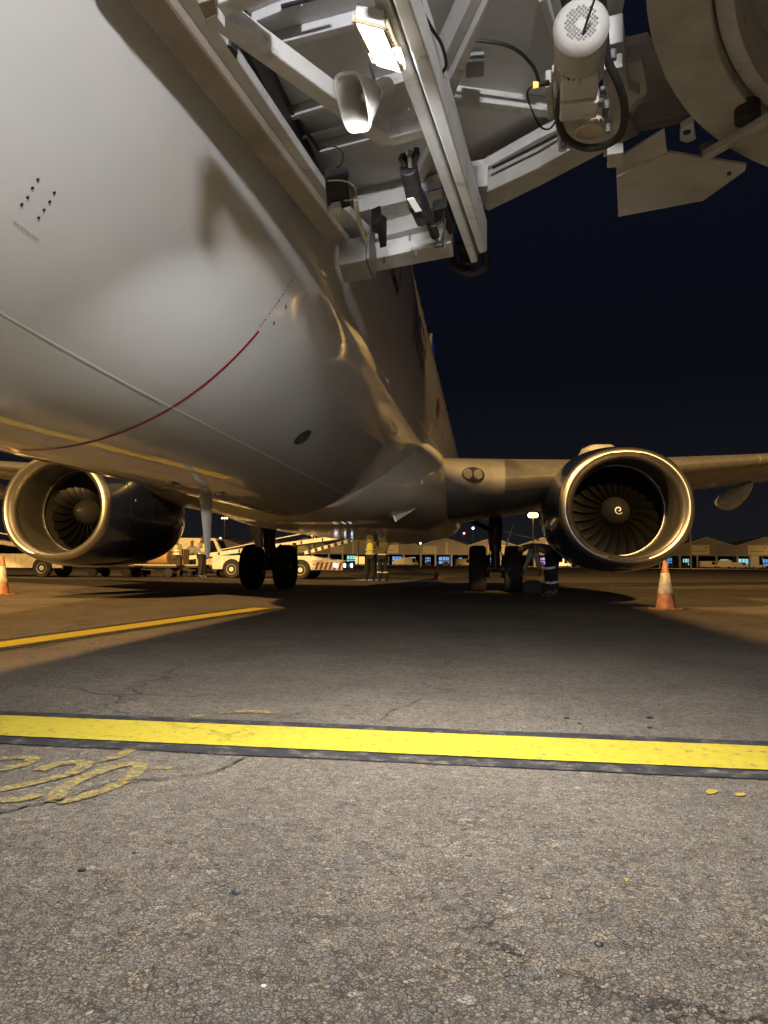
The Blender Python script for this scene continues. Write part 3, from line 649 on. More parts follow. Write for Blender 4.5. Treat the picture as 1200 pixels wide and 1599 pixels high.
for s in (1,-1): main_gear(s)
# nose gear (just left of the frame) and its doors
g=MB().cyl((0,4.0,.35),(0,4.0,1.45),.075,n=16); g.cyl((-.3,4.0,.345),(.3,4.0,.345),.05); g.cyl((0,4.05,1.0),(0,4.9,1.4),.035)
ng=obj('nose_gear_leg',g,M['steel'],PLANE,smooth=True,angle=40)
for dx in (-.2,.2): wheel('wheel',ng,dx,4.0,.345,.2)
for s in (1,-1):
    obj('nose_gear_door',MB().prism([(s*.34,3.0,1.42),(s*.34,4.42,1.34),(s*.38,4.36,1.06),(s*.38,3.1,1.10)],(s*.02,0,0)),M['fair_paint'],PLANE,bevel=.01)
obj('warning_streamer',MB().prism([(.30,4.36,1.30),(.385,4.36,1.30),(.385,4.36,1.04),(.30,4.36,1.10)],(0,.004,0)),M['red'],PLANE)
# ------------------------------------------------------------------ boarding bridge
BR=thing('boarding_bridge','grimy cream passenger boarding bridge with its underside and girders overhead','boarding bridge',(0,0,2.4))
def bo(name,mb,m,bevel=.004,smooth=False,angle=35):
    mb.v=[(x,y,z-2.4) for x,y,z in mb.v]; return obj(name,mb,m,BR,bevel=bevel,smooth=smooth,angle=angle)
def zq(px,py,z): return onZ(px,py,z)
def zprism(pxs,z,h): return MB().prism([zq(x,y,z) for x,y in pxs],(0,0,h))
def v2(p,dz=0): return Vector((p[0],p[1],p[2]+dz))
# floor sheet seen from below
fl=[(-.93,-1.6),(-.80,3.86),(-.20,3.86),(-.02,3.50),(.36,3.20),(.50,2.85),(.46,2.1),(.46,-1.6)]
M['dpanel']=M['panel']
bo('floor_pan',MB().prism([(x,y,2.62) for x,y in fl],(0,0,.05)),M['panel'],bevel=0)
# floor ribs (pressed channels across the pan)
def rib(a,b,w,h,z=2.62,m='panel',name='floor_rib'): 
    p,q=zq(*a,z-h),zq(*b,z-h); bo(name,MB().bar((p.x,p.y,z-h/2),(q.x,q.y,z-h/2),w,h),M[m])
rib((415,78),(572,38),.035,.05); rib((455,186),(640,128),.03,.05,m='bridge'); rib((500,240),(640,205),.03,.05); rib((560,312),(668,292),.04,.05,m='bridge'); rib((396,40),(470,10),.03,.04)
rib((648,300),(682,225),.045,.05,m='bridge'); rib((660,300),(700,290),.03,.05,m='bridge')
rib((708,160),(870,180),.05,.06,m='bridge',name='cross_brace'); rib((848,0),(884,130),.03,.04,m='bridge'); rib((720,262),(700,180),.03,.03)
# bumper and side girder along the fuselage
def strip_px(name,pts,z,h,m,bevel=.004): return bo(name,zprism(pts,z,h),M[m],bevel)
strip_px('bumper_beam',[(140,-95),(198,0),(517,386),(547,381),(264,0),(205,-95)],2.36,.12,'bumper',.012)
strip_px('side_girder',[(210,-95),(268,0),(552,377),(580,368),(512,300),(309,0),(245,-95)],2.40,.045,'bridge',.006)
bo('recess_shade_board',MB().bar((-.955,-1.5,2.55),(-.80,3.84,2.55),.02,.14),M['cable'],0)  # dark board put in for the shaded recess above the girder
strip_px('end_box',[(529,414),(572,406),(584,436),(537,442)],2.20,.13,'boxgrey',.008)
strip_px('end_box_flange',[(573,404),(577,403),(588,436),(584,438)],2.195,.17,'boxgrey',.002)
# front girder: outer web, bright rail and inner web
strip_px('front_girder',[(583,405),(706,378),(709,401),(588,424)],2.33,.09,'bridge',.004)
strip_px('front_rail',[(586,372),(700,343),(704,362),(590,391)],2.42,.10,'bridge',.006)
strip_px('front_web',[(556,332),(690,300),(698,338),(584,368)],2.50,.10,'bridge',.004)
# square tube frame
def tube_bar(name,a,b,z,w,m='bridge',h=None,ext=0):
    p,q=zq(*a,z),zq(*b,z); d=(q-p).normalized(); p-=d*ext; q+=d*ext; h=h or w
    return bo(name,MB().bar((p.x,p.y,z+h/2),(q.x,q.y,z+h/2),w,h),M[m],.006)
tube_bar('tube_strut',(338,34),(606,226),2.28,.066)
tube_bar('tube_strut',(604,224),(676,206),2.282,.060)
tube_bar('tube_strut',(336,22),(420,-12),2.284,.06)
strip_px('hanger_plate',[(309,5),(335,-2),(340,22),(321,31)],2.18,.14,'bumper',.003)
strip_px('hanger_foot',[(320,32),(338,24),(352,43),(332,54)],2.25,.06,'bridge',.003)
# twin channel girder
for nm,pts,z in (('channel_girder',[(545,-95),(583,0),(625,113),(736,412),(747,409),(648,113),(609,0),(575,-95)],2.22),('channel_girder',[(580,-95),(613,0),(651,113),(749,397),(761,393),(679,113),(641,0),(608,-95)],2.20)):
    strip_px(nm,pts,z,.16,'bridge',.008)
# paired braces to the right
strip_px('diagonal_brace',[(765,-60),(735,0),(686,105),(691,132),(757,0),(790,-60)],2.44,.12,'bridge',.004)
strip_px('diagonal_brace',[(790,-60),(762,0),(693,143),(709,153),(770,0),(806,-60)],2.40,.12,'bridge',.004)
# outer edge girder
strip_px('edge_girder',[(757,327),(763,330),(845,290),(955,232),(1000,210),(985,190),(935,208),(840,262),(760,300)],2.40,.18,'dirty',.006)
strip_px('edge_lip',[(734,268),(756,264),(842,216),(940,170),(946,182),(843,238),(763,284),(737,288)],2.50,.05,'bridge',.004)
strip_px('edge_lip',[(958,200),(1078,178),(1080,190),(962,214)],2.44,.08,'dirty',.004)
strip_px('knee_plate',[(738,292),(762,290),(764,322),(748,324)],2.41,.10,'bridge',.004)
strip_px('floor_pan',[(940,75),(985,72),(1012,66),(1045,120),(1085,182),(945,205)],2.60,.04,'panel',0)
strip_px('gusset_plate',[(980,98),(1003,94),(1012,142),(982,190)],2.44,.02,'bridge',.002)
strip_px('motor_side_plate',[(948,70),(974,64),(982,140),(1000,148),(966,200),(948,190)],2.40,.1,'bridge',.004)
# big round turntable ring at the right
RC=Vector((2.2216,1.7181)); 
def arcring(r0,r1,z,h,a0,a1,n=64):
    mb=MB(); rings=[]
    for i in range(n+1):
        a=R(a0+(a1-a0)*i/n); c,s=math.cos(a),math.sin(a); rings.append([Vector((RC.x+r*c,RC.y+r*s,zz)) for r,zz in ((r0,z),(r1,z),(r1,z+h),(r0,z+h))])
    return mb.loft(rings)
bo('turntable_ring',arcring(1.62,1.80,2.35,.30,60,215),M['dirty'],.006,smooth=True,angle=30)
bo('turntable_flange',arcring(1.56,1.615,2.40,.22,60,215),M['bridge'],.003,smooth=True,angle=30)
bo('turntable_floor',MB().prism([(RC.x+1.60*math.cos(q),RC.y+1.60*math.sin(q),2.60) for q in np.linspace(0,2*PI,60)[:-1]],(0,0,.05)),M['dirty'],0)
rib((1083,62),(1160,-10),.05,.06,z=2.6,m='dirty',name='turntable_rib')
# guard plate, hinge lug, catch bar
strip_px('guard_plate',[(962,250),(1038,204),(1042,238),(1166,258),(1164,267),(1098,314),(966,339)],2.28,.012,'dirty',.002)
bo('guard_fold',MB().bar(zq(964,276,2.278),zq(1042,240,2.278),.012,.012),M['dirty'],.003)
strip_px('hinge_lug',[(1063,203),(1083,190),(1087,218),(1073,224),(1062,220)],2.34,.03,'bridge',.003)
bo('lug_hole',MB().cyl(zq(1073,208,2.334),zq(1073,208,2.334)+Vector((0,0,.02)),.014),M['blackpaint'],0)
tube_bar('catch_bar',(1101,250),(1205,190),2.26,.035,'dirty',ext=.0)
bo('stop_roller',MB().cyl(zq(1168,190,2.30),zq(1168,190,2.30)+Vector((0,.0,.07)),.045,n=20),M['black'],.004,smooth=True)
bo('stop_roller',MB().cyl(zq(1104,222,2.40),zq(1106,240,2.36),.03,n=16),M['boxgrey'],.002,smooth=True)
bo('guard_bolt',MB().cyl(zq(1139,273,2.27),zq(1139,273,2.27)+Vector((0,0,.01)),.008),M['darksteel'],0)
# gear motor (part with its own pieces)
def zpt(px,py,z): p=zq(px,py,z); return Vector((p.x,p.y,z))
m0=zpt(908,38,2.22); m1=zpt(902,150,2.34); ax_=(m1-m0).normalized()
MO=bo('gear_motor',MB().cyl(m0+ax_*.012,m0+ax_*.19,.078,n=40),M['dirty'],.012,smooth=True,angle=50)
def mo(name,mb,m,bevel=.003,smooth=False):
    mb.v=[(x,y,z-2.4) for x,y,z in mb.v]; return obj(name,mb,M[m],MO,bevel=bevel,smooth=smooth)
u_=ax_.orthogonal().normalized(); w_=ax_.cross(u_)
rings=[[m0+ax_*t+(u_*math.cos(q)+w_*math.sin(q))*r for q in np.linspace(0,2*PI,41)[:-1]] for t,r in ((.02,.08),(.006,.074),(-.004,.064),(-.008,.05))]
mo('fan_cowl',MB().loft(rings),'dirty',0,True)
holes=MB()
for i in range(-5,6):
    for j in range(-5,6):
        a,b=i*.0088,j*.0088
        if .014<math.hypot(a,b)<.047: holes.box(m0-ax_*.009+u_*a+w_*b,(.0056,.0056,.002),Matrix((u_,w_,ax_)).transposed())
hg=mo('grille_hole',holes,'blackpaint',0); hg['kind']='stuff'
mo('cooling_fin',MB().loft([[m0+ax_*t+(u_*math.cos(q)+w_*math.sin(q))*(.072+.006*math.cos(24*q)) for q in np.linspace(0,2*PI,193)[:-1]] for t in (.19,.30)]),'dirty',0)
mo('terminal_box',MB().bar(zpt(905,103,2.235),zpt(905,138,2.24),.115,.08),'bridge',.008)
mo('gearbox',MB().bar(zpt(905,140,2.24),zpt(903,166,2.245),.125,.10),'bridge',.008)
mo('rating_plate',MB().bar(zpt(913,76,2.192),zpt(912,94,2.20),.05,.002),'sticker',0); mo('rating_plate',MB().bar(zpt(918,76,2.19),zpt(917,94,2.198),.018,.002),'ylsticker',0)
mo('mounting_plate',MB().prism([zpt(880,165,2.30),zpt(956,168,2.30),zpt(958,238,2.30),zpt(872,232,2.30),zpt(868,190,2.30)],(0,0,.02)),'dirty',.003)
mo('output_cup',MB().lathe([(0,.0),(0,.048),(.004,.052),(.05,.052),(.05,.036),(.02,.034),(.02,0)],o=zpt(921,207,2.255),axis='Z',n=32),'sign',0,True)
mo('torque_bracket',MB().bar(zpt(857,122,2.30),zpt(861,176,2.30),.022,.06),'dirty',.004); mo('torque_bracket',MB().bar(zpt(862,115,2.31),zpt(885,112,2.31),.05,.03),'dirty',.004)
mo('torque_bracket',MB().bar(zpt(876,130,2.31),zpt(878,230,2.31),.03,.04),'bridge',.004)
mo('vertical_channel',MB().bar(zpt(958,95,2.33),zpt(955,235,2.33),.06,.05),'dirty',.004)
mo('bolt_block',MB().bar(zpt(961,232,2.26),zpt(961,254,2.26),.06,.04),'dirty',.004)
for px,py in ((948,171),(880,230),(942,150),(960,240),(945,182),(950,207),(958,93)): mo('bolt',MB().cyl(zpt(px,py,2.255),zpt(px,py,2.255)+Vector((0,0,.03)),.011,n=6),'steel',0)
hose=[(930,-60,2.36),(940,0,2.33),(944,50,2.30),(950,95,2.26),(966,130,2.23),(976,170,2.22),(970,208,2.22),(945,227,2.22),(910,230,2.22),(882,213,2.22),(872,182,2.22),(876,152,2.24),(882,135,2.28)]
mo('power_hose',MB().tube(smooth_pts([zpt(*h) for h in hose],5),.0135,12),'black',0,True)
mo('power_hose',MB().tube(smooth_pts([zpt(873,-40,2.40),zpt(884,0,2.38),zpt(890,25,2.36)],5),.016,12),'black',0,True)
mo('signal_cable',MB().tube(smooth_pts([zpt(930,-5,2.22),zpt(912,48,2.19),zpt(895,105,2.19),zpt(882,143,2.21),zpt(872,180,2.22),zpt(860,200,2.22),zpt(845,198,2.22),zpt(830,170,2.23),zpt(824,145,2.24),zpt(834,133,2.25)],6),.0034,8),'cable',0,True)
mo('indicator_lamp',MB().cyl(zpt(833,133,2.25),zpt(841,132,2.25),.011,.008,n=12),'amber',0,True)
mo('indicator_socket',MB().cyl(zpt(841,132,2.25),zpt(857,129,2.26),.009,n=12),'cable',0,True)
for pts,z in (([(700,60),(790,70),(830,100),(842,128)],2.58),([(440,10),(520,-10)],2.58),([(470,215),(560,190),(640,170)],2.59),([(770,262),(850,222),(935,175)],2.47),([(395,60),(440,150),(500,235)],2.58)):
    bo('conduit',MB().tube(smooth_pts([zpt(x,y,z) for x,y in pts],5),.007,8),M['cable'] if z<2.59 else M['bridge'],0,True)
bo('junction_box',MB().bar(zpt(742,90,2.58),zpt(742,112,2.58),.07,.05),M['boxgrey'],.004)
# rubber tyre hanging at the front corner (torus) behind the channel end
def torus(c,nrm,R0,r0,n=36,k=12):
    nrm=Vector(nrm).normalized(); a=nrm.orthogonal().normalized(); b=nrm.cross(a)
    return MB().tube([Vector(c)+(a*math.cos(2*PI*i/n)+b*math.sin(2*PI*i/n))*R0 for i in range(n)],r0,k,closed=True)
wc=onY(733,404,4.35)
bo('guide_wheel',torus(wc,(.25,-1,.35),.112,.024),M['black'],0,True); bo('guide_wheel_rim',MB().cyl(wc-Vector((.006,-.02,.01)),wc+Vector((.006,-.02,.01)),.07,n=28),M['darksteel'],.003,True)
# linear actuator
def zz(px,py,z): return zpt(px,py,z)
AC=bo('linear_actuator',MB().cyl(zz(638,262,2.30),zz(652,325,2.24),.038,n=24),M['darksteel'],.004,True)
def ac(name,mb,m,bevel=0,smooth=True):
    mb.v=[(x,y,z-2.4) for x,y,z in mb.v]; return obj(name,mb,M[m],AC,bevel=bevel,smooth=smooth)
ac('actuator_motor',MB().cyl(zz(648,318,2.22),zz(660,345,2.19),.030,n=24),'cable'); ac('actuator_sleeve',MB().cyl(zz(655,300,2.27),zz(680,368,2.22),.022,n=18),'black')
ac('actuator_rod',MB().cyl(zz(678,366,2.22),zz(686,384,2.20),.010,n=12),'chrome'); ac('clevis',MB().cyl(zz(679,383,2.20),zz(692,381,2.20),.013,n=12),'darksteel')
ac('clevis_link',MB().cyl(zz(690,380,2.20),zz(697,340,2.30),.006,n=8),'darksteel'); ac('mount_fork',MB().bar(zz(627,243,2.33),zz(634,256,2.31),.02,.04),'darksteel'); ac('mount_fork',MB().bar(zz(652,236,2.33),zz(645,256,2.31),.02,.04),'darksteel'); ac('mount_fork',MB().bar(zz(640,240,2.33),zz(641,256,2.31),.016,.05),'boxgrey')
def plate_on(name,m,a,b,w,par_z): return ac(name,MB().bar(a,b,w,.002),m,0,False)
plate_on('rating_label','sticker',zz(641,309,2.193),zz(654,330,2.176),.030,0)
ac('hose_loop',MB().tube(smooth_pts([zz(696,312,2.36),zz(693,340,2.26),zz(682,352,2.2),zz(668,352,2.2),zz(661,338,2.2)],6),.0045,8),'cable')
bo('latch_bracket',MB().prism([zz(676,330,2.30),zz(698,323,2.30),zz(712,362,2.30),zz(702,368,2.30),zz(690,345,2.30),zz(680,350,2.30)],(0,0,.05)),M['black'],.003)
# locking cylinder beside the side girder
LC=bo('locking_cylinder',MB().cyl(zz(385,112,2.50),zz(396,135,2.50),.020,n=16).cyl(zz(396,135,2.50),zz(410,160,2.50),.026,n=16).cyl(zz(410,160,2.5),zz(420,178,2.5),.013,n=12),M['darksteel'],.002,True)
bo('locking_rod',MB().cyl(zz(418,172,2.52),zz(500,275,2.52),.022,n=14),M['cable'],0,True)
bo('locking_bracket',MB().prism([zz(352,70,2.40),zz(362,72,2.40),zz(372,84,2.40),zz(369,94,2.40)],(0,0,.03)),M['black'],.002)
for px,py in ((575,412),(582,430),(600,410),(650,398),(695,388),(596,385),(640,374),(325,35),(333,46),(345,38),(612,222),(640,218)):
    q=zq(px,py,2.30); bo('frame_bolt',MB().cyl((q.x,q.y,q.z-.004),(q.x,q.y,q.z+.03),.006,n=6),M['boxgrey'],0)
# camera box and cables near the front corner
strip_px('sensor_box',[(508,285),(544,280),(548,322),(512,334)],2.30,.06,'cable',.004)
strip_px('sensor_face',[(512,333),(519,326),(532,323),(534,328),(531,338),(513,340)],2.27,.03,'bridge',.003)
bo('strap',MB().tube(smooth_pts([zz(556,312,2.36),zz(558,330,2.33),zz(564,355,2.31),zz(574,378,2.29)],6),.012,6),M['sign'],0,True)
bo('strap',MB().tube(smooth_pts([zz(513,282,2.30),zz(535,282,2.28),zz(552,290,2.27),zz(556,305,2.28),zz(548,312,2.29),zz(538,313,2.3)],6),.0035,8),M['horn'],0,True)
strip_px('latch_bracket',[(580,352),(594,346),(597,360),(604,364),(604,385),(594,388),(590,366),(582,362)],2.26,.08,'black',.003)
for pts,r,m in (([(632,10),(635,60),(640,100),(652,116),(672,120),(690,113),(697,100),(690,70),(675,45),(662,20),(655,-5)],.0055,'cable'),([(608,10),(625,40),(632,70),(634,95),(641,110),(652,118)],.0045,'sticker'),([(385,46),(400,42),(425,52),(430,64),(420,72)],.003,'cable'),([(500,232),(520,228),(535,238),(534,255),(525,262)],.003,'cable')):
    bo('loose_cable',MB().tube(smooth_pts([zz(x,y,2.30 if m!='cable' or len(pts)>6 else 2.5) for x,y in pts],6),r,8),M[m],0,True)
bo('blue_hose',MB().tube([zz(662,301,2.44),zz(692,293,2.44)],.004,8),M['blue_tail'],0,True)
# bridge cabin and tunnel above the floor (mostly over the camera): side walls, roof, hood against the fuselage
def wall(name,pts,z0,z1,t,m):
    for (a,b) in zip(pts[:-1],pts[1:]): bo(name,MB().bar((a[0],a[1],(z0+z1)/2),(b[0],b[1],(z0+z1)/2),t,z1-z0),M[m],0)
wall('cabin_wall',[(-.75,3.93),(-.16,3.93),(.03,3.56),(.42,3.25)],2.68,4.85,.06,'bridge')
wall('cabin_wall',[(-.93,-1.6),(-.80,3.86)],3.95,4.85,.05,'bridge')  # unseen upper wall, added to keep left mast light off the underside
wall('tunnel_wall',[(.9,3.0),(1.9,3.25),(12.6,-17.8)],2.75,4.85,.1,'bridge')
wall('tunnel_wall',[(-.9,-1.7),(2.2,-3.2),(9.8,-19.3)],2.75,4.85,.1,'bridge')
bo('cabin_roof',MB().prism([(-.95,-1.6,4.86),(-.8,3.9,4.86),(.4,3.3,4.86),(1.9,3.25,4.86),(12.6,-17.8,4.86),(9.8,-19.3,4.86),(2.2,-3.2,4.86)],(0,0,.1)),M['bridge'],0)
bo('tunnel_floor',MB().prism([(3.0,.7,2.72),(12.6,-17.8,2.72),(9.8,-19.3,2.72),(1.6,-2.0,2.72)],(0,0,.05)),M['panel'],0)
# ------------------------------------------------------------------ flood light and horn under the bridge
fn=Vector((-.10,.10,-1)).normalized(); fc0=zpt(590,70,2.17)
def onplane(px,py):
    d=ray(px,py); o=Vector((0,0,CAM_H)); return o+d*((fc0-o).dot(fn)/d.dot(fn))
fc=[onplane(554,31),onplane(599,42.5),onplane(627.5,110.5),onplane(588,99)]
cc=sum(fc,Vector())/4; nrm=fn.copy()
FLT=thing('floodlight','glaring white LED floodlight clamped under the bridge beside the horn','floodlight',cc)
def fl_(name,mb,m,bevel=0,smooth=False):
    mb.v=[tuple(Vector(v)-cc) for v in mb.v]; return obj(name,mb,M[m],FLT,bevel=bevel,smooth=smooth)
fl_('led_face',MB().prism([cc+(p-cc)*.99+nrm*.002 for p in fc],-nrm*.004),'led')
for i in range(4):
    a,b=fc[i],fc[(i+1)%4]; fl_('bezel',MB().bar(a,b,.007,.014,up=nrm),'sign',.002)
fl_('heatsink_body',MB().prism([cc+(p-cc)*1.0-nrm*.012 for p in fc],-nrm*.035),'bridge',.004)
for e0,e1 in ((fc[0],fc[3]),(fc[1],fc[2])):
    for k in range(14):
        p=e0+(e1-e0)*(k+.5)/14; out=(p-cc)-(e1-e0).normalized()*((p-cc).dot((e1-e0).normalized())); out.normalize(); fl_('heatsink_fin',MB().box(p+out*.008-nrm*.012,(.006,.006,.03)),'sign')
fl_('clamp',MB().bar(cc-nrm*.04,cc-nrm*.04+Vector((0,0,.24)),.03,.03),'bridge')
L_=lamp('floodlight_lamp','AREA',nrm*.014,FLOOD_POWER,FLOOD,size=.10,sy=.19,parent=FLT)
L_.data.spread=R(134)
L_.rotation_euler=(nrm+Vector((.22,.58,0))).normalized().to_track_quat('-Z','Y').to_euler()
F2=thing('floodlight','unseen second floodlight added under the bridge behind the camera to light the fuselage','floodlight',(.35,-1.0,2.52))  # added out of view to spread even light over fuselage and near ground
n2=Vector((-.42,.62,-1)).normalized(); a2=Vector((1,0,0)); a2=(a2-n2*a2.dot(n2)).normalized(); M2=Matrix((a2,n2.cross(a2),n2)).transposed()
obj('heatsink_body',MB().box((0,0,0),(.26,.2,.04),M2),M['bridge'],F2,bevel=.004); obj('led_face',MB().box(n2*.022,(.22,.16,.004),M2),M['led'],F2); obj('clamp',MB().bar((0,0,0),(0,0,.12),.03,.03),M['bridge'],F2)
L2=lamp('floodlight_lamp','AREA',n2*.03,FILL_FLOOD_POWER,FLOOD,size=.2,sy=.15,parent=F2); L2.rotation_euler=n2.to_track_quat('-Z','Y').to_euler()
hm=zpt(551,161,2.215); ht=zpt(588,142,2.31); hax=(hm-ht).normalized()
HS=thing('horn_loudspeaker','off-white square horn loudspeaker hanging under the floodlight','loudspeaker',ht)
def hs(name,mb,m,smooth=True,bevel=0):
    mb.v=[tuple(Vector(v)-ht) for v in mb.v]; return obj(name,mb,M[m],HS,smooth=smooth,bevel=bevel)
hx=(zpt(575,191,2.23)-zpt(526,132,2.26)); hxl=hx.length/2; hx=(hx-hax*hx.dot(hax)).normalized(); hy=hax.cross(hx)
def sq(c,a,b,e=5,n=32): return [c+hx*a*abs(math.cos(q))**(2/e)*(1 if math.cos(q)>0 else -1)+hy*b*abs(math.sin(q))**(2/e)*(1 if math.sin(q)>0 else -1) for q in np.linspace(0,2*PI,n+1)[:-1]]
Lh=(hm-ht).length
prof=[(t,a*hxl/.09,b,e) for t,a,b,e in [(0,.018,.020,2),(.15,.030,.030,2.2),(.35,.050,.044,2.8),(.6,.066,.048,3.2),(.85,.078,.054,3.8),(1.0,.084,.058,4)]]
out_=[sq(ht+hax*Lh*t,a,b,e) for t,a,b,e in prof]; inn=[sq(ht+hax*Lh*t,a*.93,b*.93,e) for t,a,b,e in prof[::-1]]
hs('horn_bell',MB().loft(out_+inn[:-1]),'horn'); hs('horn_rim',MB().tube(sq(ht+hax*Lh,hxl*.945,.0585,4),.0035,6,closed=True),'horn')
hs('horn_plug',MB().cyl(ht+hax*.02,ht+hax*Lh*.55,.018,.012,n=16),'horn'); hs('horn_driver',MB().cyl(ht-hax*.07,ht+hax*.005,.032,.028,n=24),'horn',bevel=.004)
hs('mounting_bracket',MB().bar(ht+Vector((0,0,.02)),zpt(575,96,2.42),.02,.008),'steel',False)
# ------------------------------------------------------------------ traffic cones
def cone(loc,rz,label,worn=False):
    t=thing('traffic_cone',label,'traffic cone',loc,rz,'traffic cones round the aircraft')
    H_=.75
    b=MB().prism([(-.17,-.19,0),(.17,-.19,0),(.19,-.17,0),(.19,.17,0),(.17,.19,0),(-.17,.19,0),(-.19,.17,0),(-.19,-.17,0)],(0,0,.025)); obj('cone_base',b,M['orange'],t,bevel=.004)
    r=lambda z:.150-(.150-.028)*((z-.02)/(H_-.02))
    prof=[(z,r(z)) for z in (.02,.06,.12,.20,.235)]+[(.236,r(.236))]+[(z,r(z)) for z in (.58,.65,H_-.01)]+[(H_,.022)]
    obj('cone_body',MB().lathe(prof,axis='Z',n=36,cap=True),M['orange'],t,smooth=True)
    obj('reflective_collar',MB().lathe([(.245,r(.245)+.002),(.25,r(.25)+.004),(.555,r(.555)+.004),(.56,r(.56)+.002)],axis='Z',n=36),M['refl'],t,smooth=True)
    return t
c1_=cone(onZ(1040,952,0),.3,'grimy orange and white traffic cone under the right-hand engine')
p=onZ(2,929,0); dup(c1_,p,1.1,'orange traffic cone at the left edge in front of the left-hand engine')
p=onZ(683,904,0); dup(c1_,p,.7,'small far traffic cone standing beyond the belly near the hangars')
# ------------------------------------------------------------------ people
def skinned(name,nodes,edges,m,parent,root=0,sub=2):
    me=bpy.data.meshes.new(name); me.from_pydata([n[0] for n in nodes],edges,[]); me.materials.append(m); o=bpy.data.objects.new(name,me); COL.objects.link(o); o.parent=parent
    sk=o.modifiers.new('skin','SKIN'); sk.use_smooth_shade=True
    if not me.skin_vertices: me.skin_vertices.new()
    for i,n in enumerate(nodes):
        r=n[1]; d=me.skin_vertices[0].data[i]; d.radius=(r if isinstance(r,tuple) else (r,r)); d.use_root=(i==root)
    sb=o.modifiers.new('sub','SUBSURF'); sb.levels=sub; sb.render_levels=sub
    dg=bpy.context.evaluated_depsgraph_get(); me2=bpy.data.meshes.new_from_object(o.evaluated_get(dg)); me2.name=name; o.modifiers.clear(); o.data=me2
    if not me2.materials: me2.materials.append(m)
    me2.polygons.foreach_set('use_smooth',[True]*len(me2.polygons)); return o
def person(loc,rz,label,J,top,bottom,vest=None,bands=True,hat=None,leg_bands=False,H_=1.75,sleeve=True):
    """J: joint dict in local metres, facing -Y"""
    t=thing('person',label,'person',loc,rz); k=H_/1.75
    V={n:Vector(p)*k for n,p in J.items()}
    nm=['pelvis','waist','chest','neck','head','crown','shL','elL','wrL','haL','shR','elR','wrR','haR','hipL','knL','anL','hipR','knR','anR','toL','toR']
    rad=dict(pelvis=(.155,.12),waist=(.15,.115),chest=(.165,.125),neck=.052,head=(.078,.092),crown=(.07,.08),shL=.07,elL=.05,wrL=.028,haL=(.035,.018),shR=.07,elR=.05,wrR=.028,haR=(.035,.018),hipL=.125,knL=.098,anL=.075,hipR=.125,knR=.098,anR=.075,toL=(.042,.03),toR=(.042,.03))
    E=[('pelvis','waist'),('waist','chest'),('chest','neck'),('neck','head'),('head','crown'),('chest','shL'),('shL','elL'),('elL','wrL'),('wrL','haL'),('chest','shR'),('shR','elR'),('elR','wrR'),('wrR','haR'),('pelvis','hipL'),('hipL','knL'),('knL','anL'),('anL','toL'),('pelvis','hipR'),('hipR','knR'),('knR','anR'),('anR','toR')]
    S_=lambda r,g=0: tuple(x*k+g for x in r) if isinstance(r,tuple) else r*k+g
    skinned('body',[(V[n],S_(rad[n],-.006)) for n in nm],[(nm.index(a),nm.index(b)) for a,b in E],M['skin'],t)
    def sub_(name,names,m,g,cut=None):
        ed=[(names.index(a),names.index(b)) for a,b in E if a in names and b in names]
        return skinned(name,[(V[n],S_(rad[n],g)) for n in names],ed,M[m],t)
    sub_('trousers',['pelvis','hipL','knL','anL','hipR','knR','anR'],bottom,.014)
    sub_('shirt',['pelvis','waist','chest','shL','elL']+(['wrL'] if sleeve else [])+['shR','elR']+(['wrR'] if sleeve else []),top,.012)
    if vest: 
        rad2=dict(pelvis=(.175,.14),waist=(.17,.135),chest=(.195,.15),neck=.085); vn=['pelvis','waist','chest','neck']; VV=dict(V); VV['neck']=V['neck']*.75+V['chest']*.25; v=skinned('vest',[(VV[n],S_(rad2[n])) for n in vn],[(0,1),(1,2),(2,3)],M[vest],t)
    for s_ in 'LR':
        a,b=V['an'+s_],V['to'+s_]; mb=MB(); d=(b-a); d.z=0
        d.normalize(); heel=Vector((a.x,a.y,0))-d*.06*k; x=Vector((-d.y,d.x,0))
        rings=[[heel+d*u*k+x*w*c*k+Vector((0,0,z*k)) for c,z in ((-1,.0),(1,.0),(1,h*.6),(.6,h),(-.6,h),(-1,h*.6))] for u,w,h in ((0,.032,.09),(.06,.04,.12),(.15,.046,.08),(.23,.044,.055),(.27,.03,.04))]
        obj('shoe',MB().loft(rings),M['shoe'],t,smooth=True)
    hd=V['head']; cr_=V['crown']; up=(cr_-V['neck']).normalized()
    bm=MB(); rings=[]
    for q in np.linspace(.0,1.35,7):
        r=.098*k*math.sin(q)+.002; c=hd+up*(.045+.098*math.cos(q))*k; a=up.orthogonal().normalized(); b=up.cross(a); rings.append([c+(a*math.cos(w)+b*math.sin(w))*r for w in np.linspace(0,2*PI,17)[:-1]])
    obj('hair' if not hat else 'cap',bm.loft(rings),M[hat or 'hairm'],t,smooth=True)
    # simple face
    fwd=Vector(J.get('face',(0,-1,0))).normalized(); sd=fwd.cross(up).normalized()
    for sg in (-1,1):
        obj('eye',MB().cyl(hd+fwd*.078*k+sd*sg*.03*k+up*.03*k,hd+fwd*.086*k+sd*sg*.03*k+up*.03*k,.009*k,n=8),M['blackpaint'],t); obj('ear',MB().cyl(hd+sd*sg*.078*k,hd+sd*sg*.095*k,.022*k,n=8),M['skin'],t)
    obj('nose',MB().cyl(hd+fwd*.075*k+up*.02*k,hd+fwd*.10*k-up*.01*k,.008*k,.014*k,n=8),M['skin'],t)
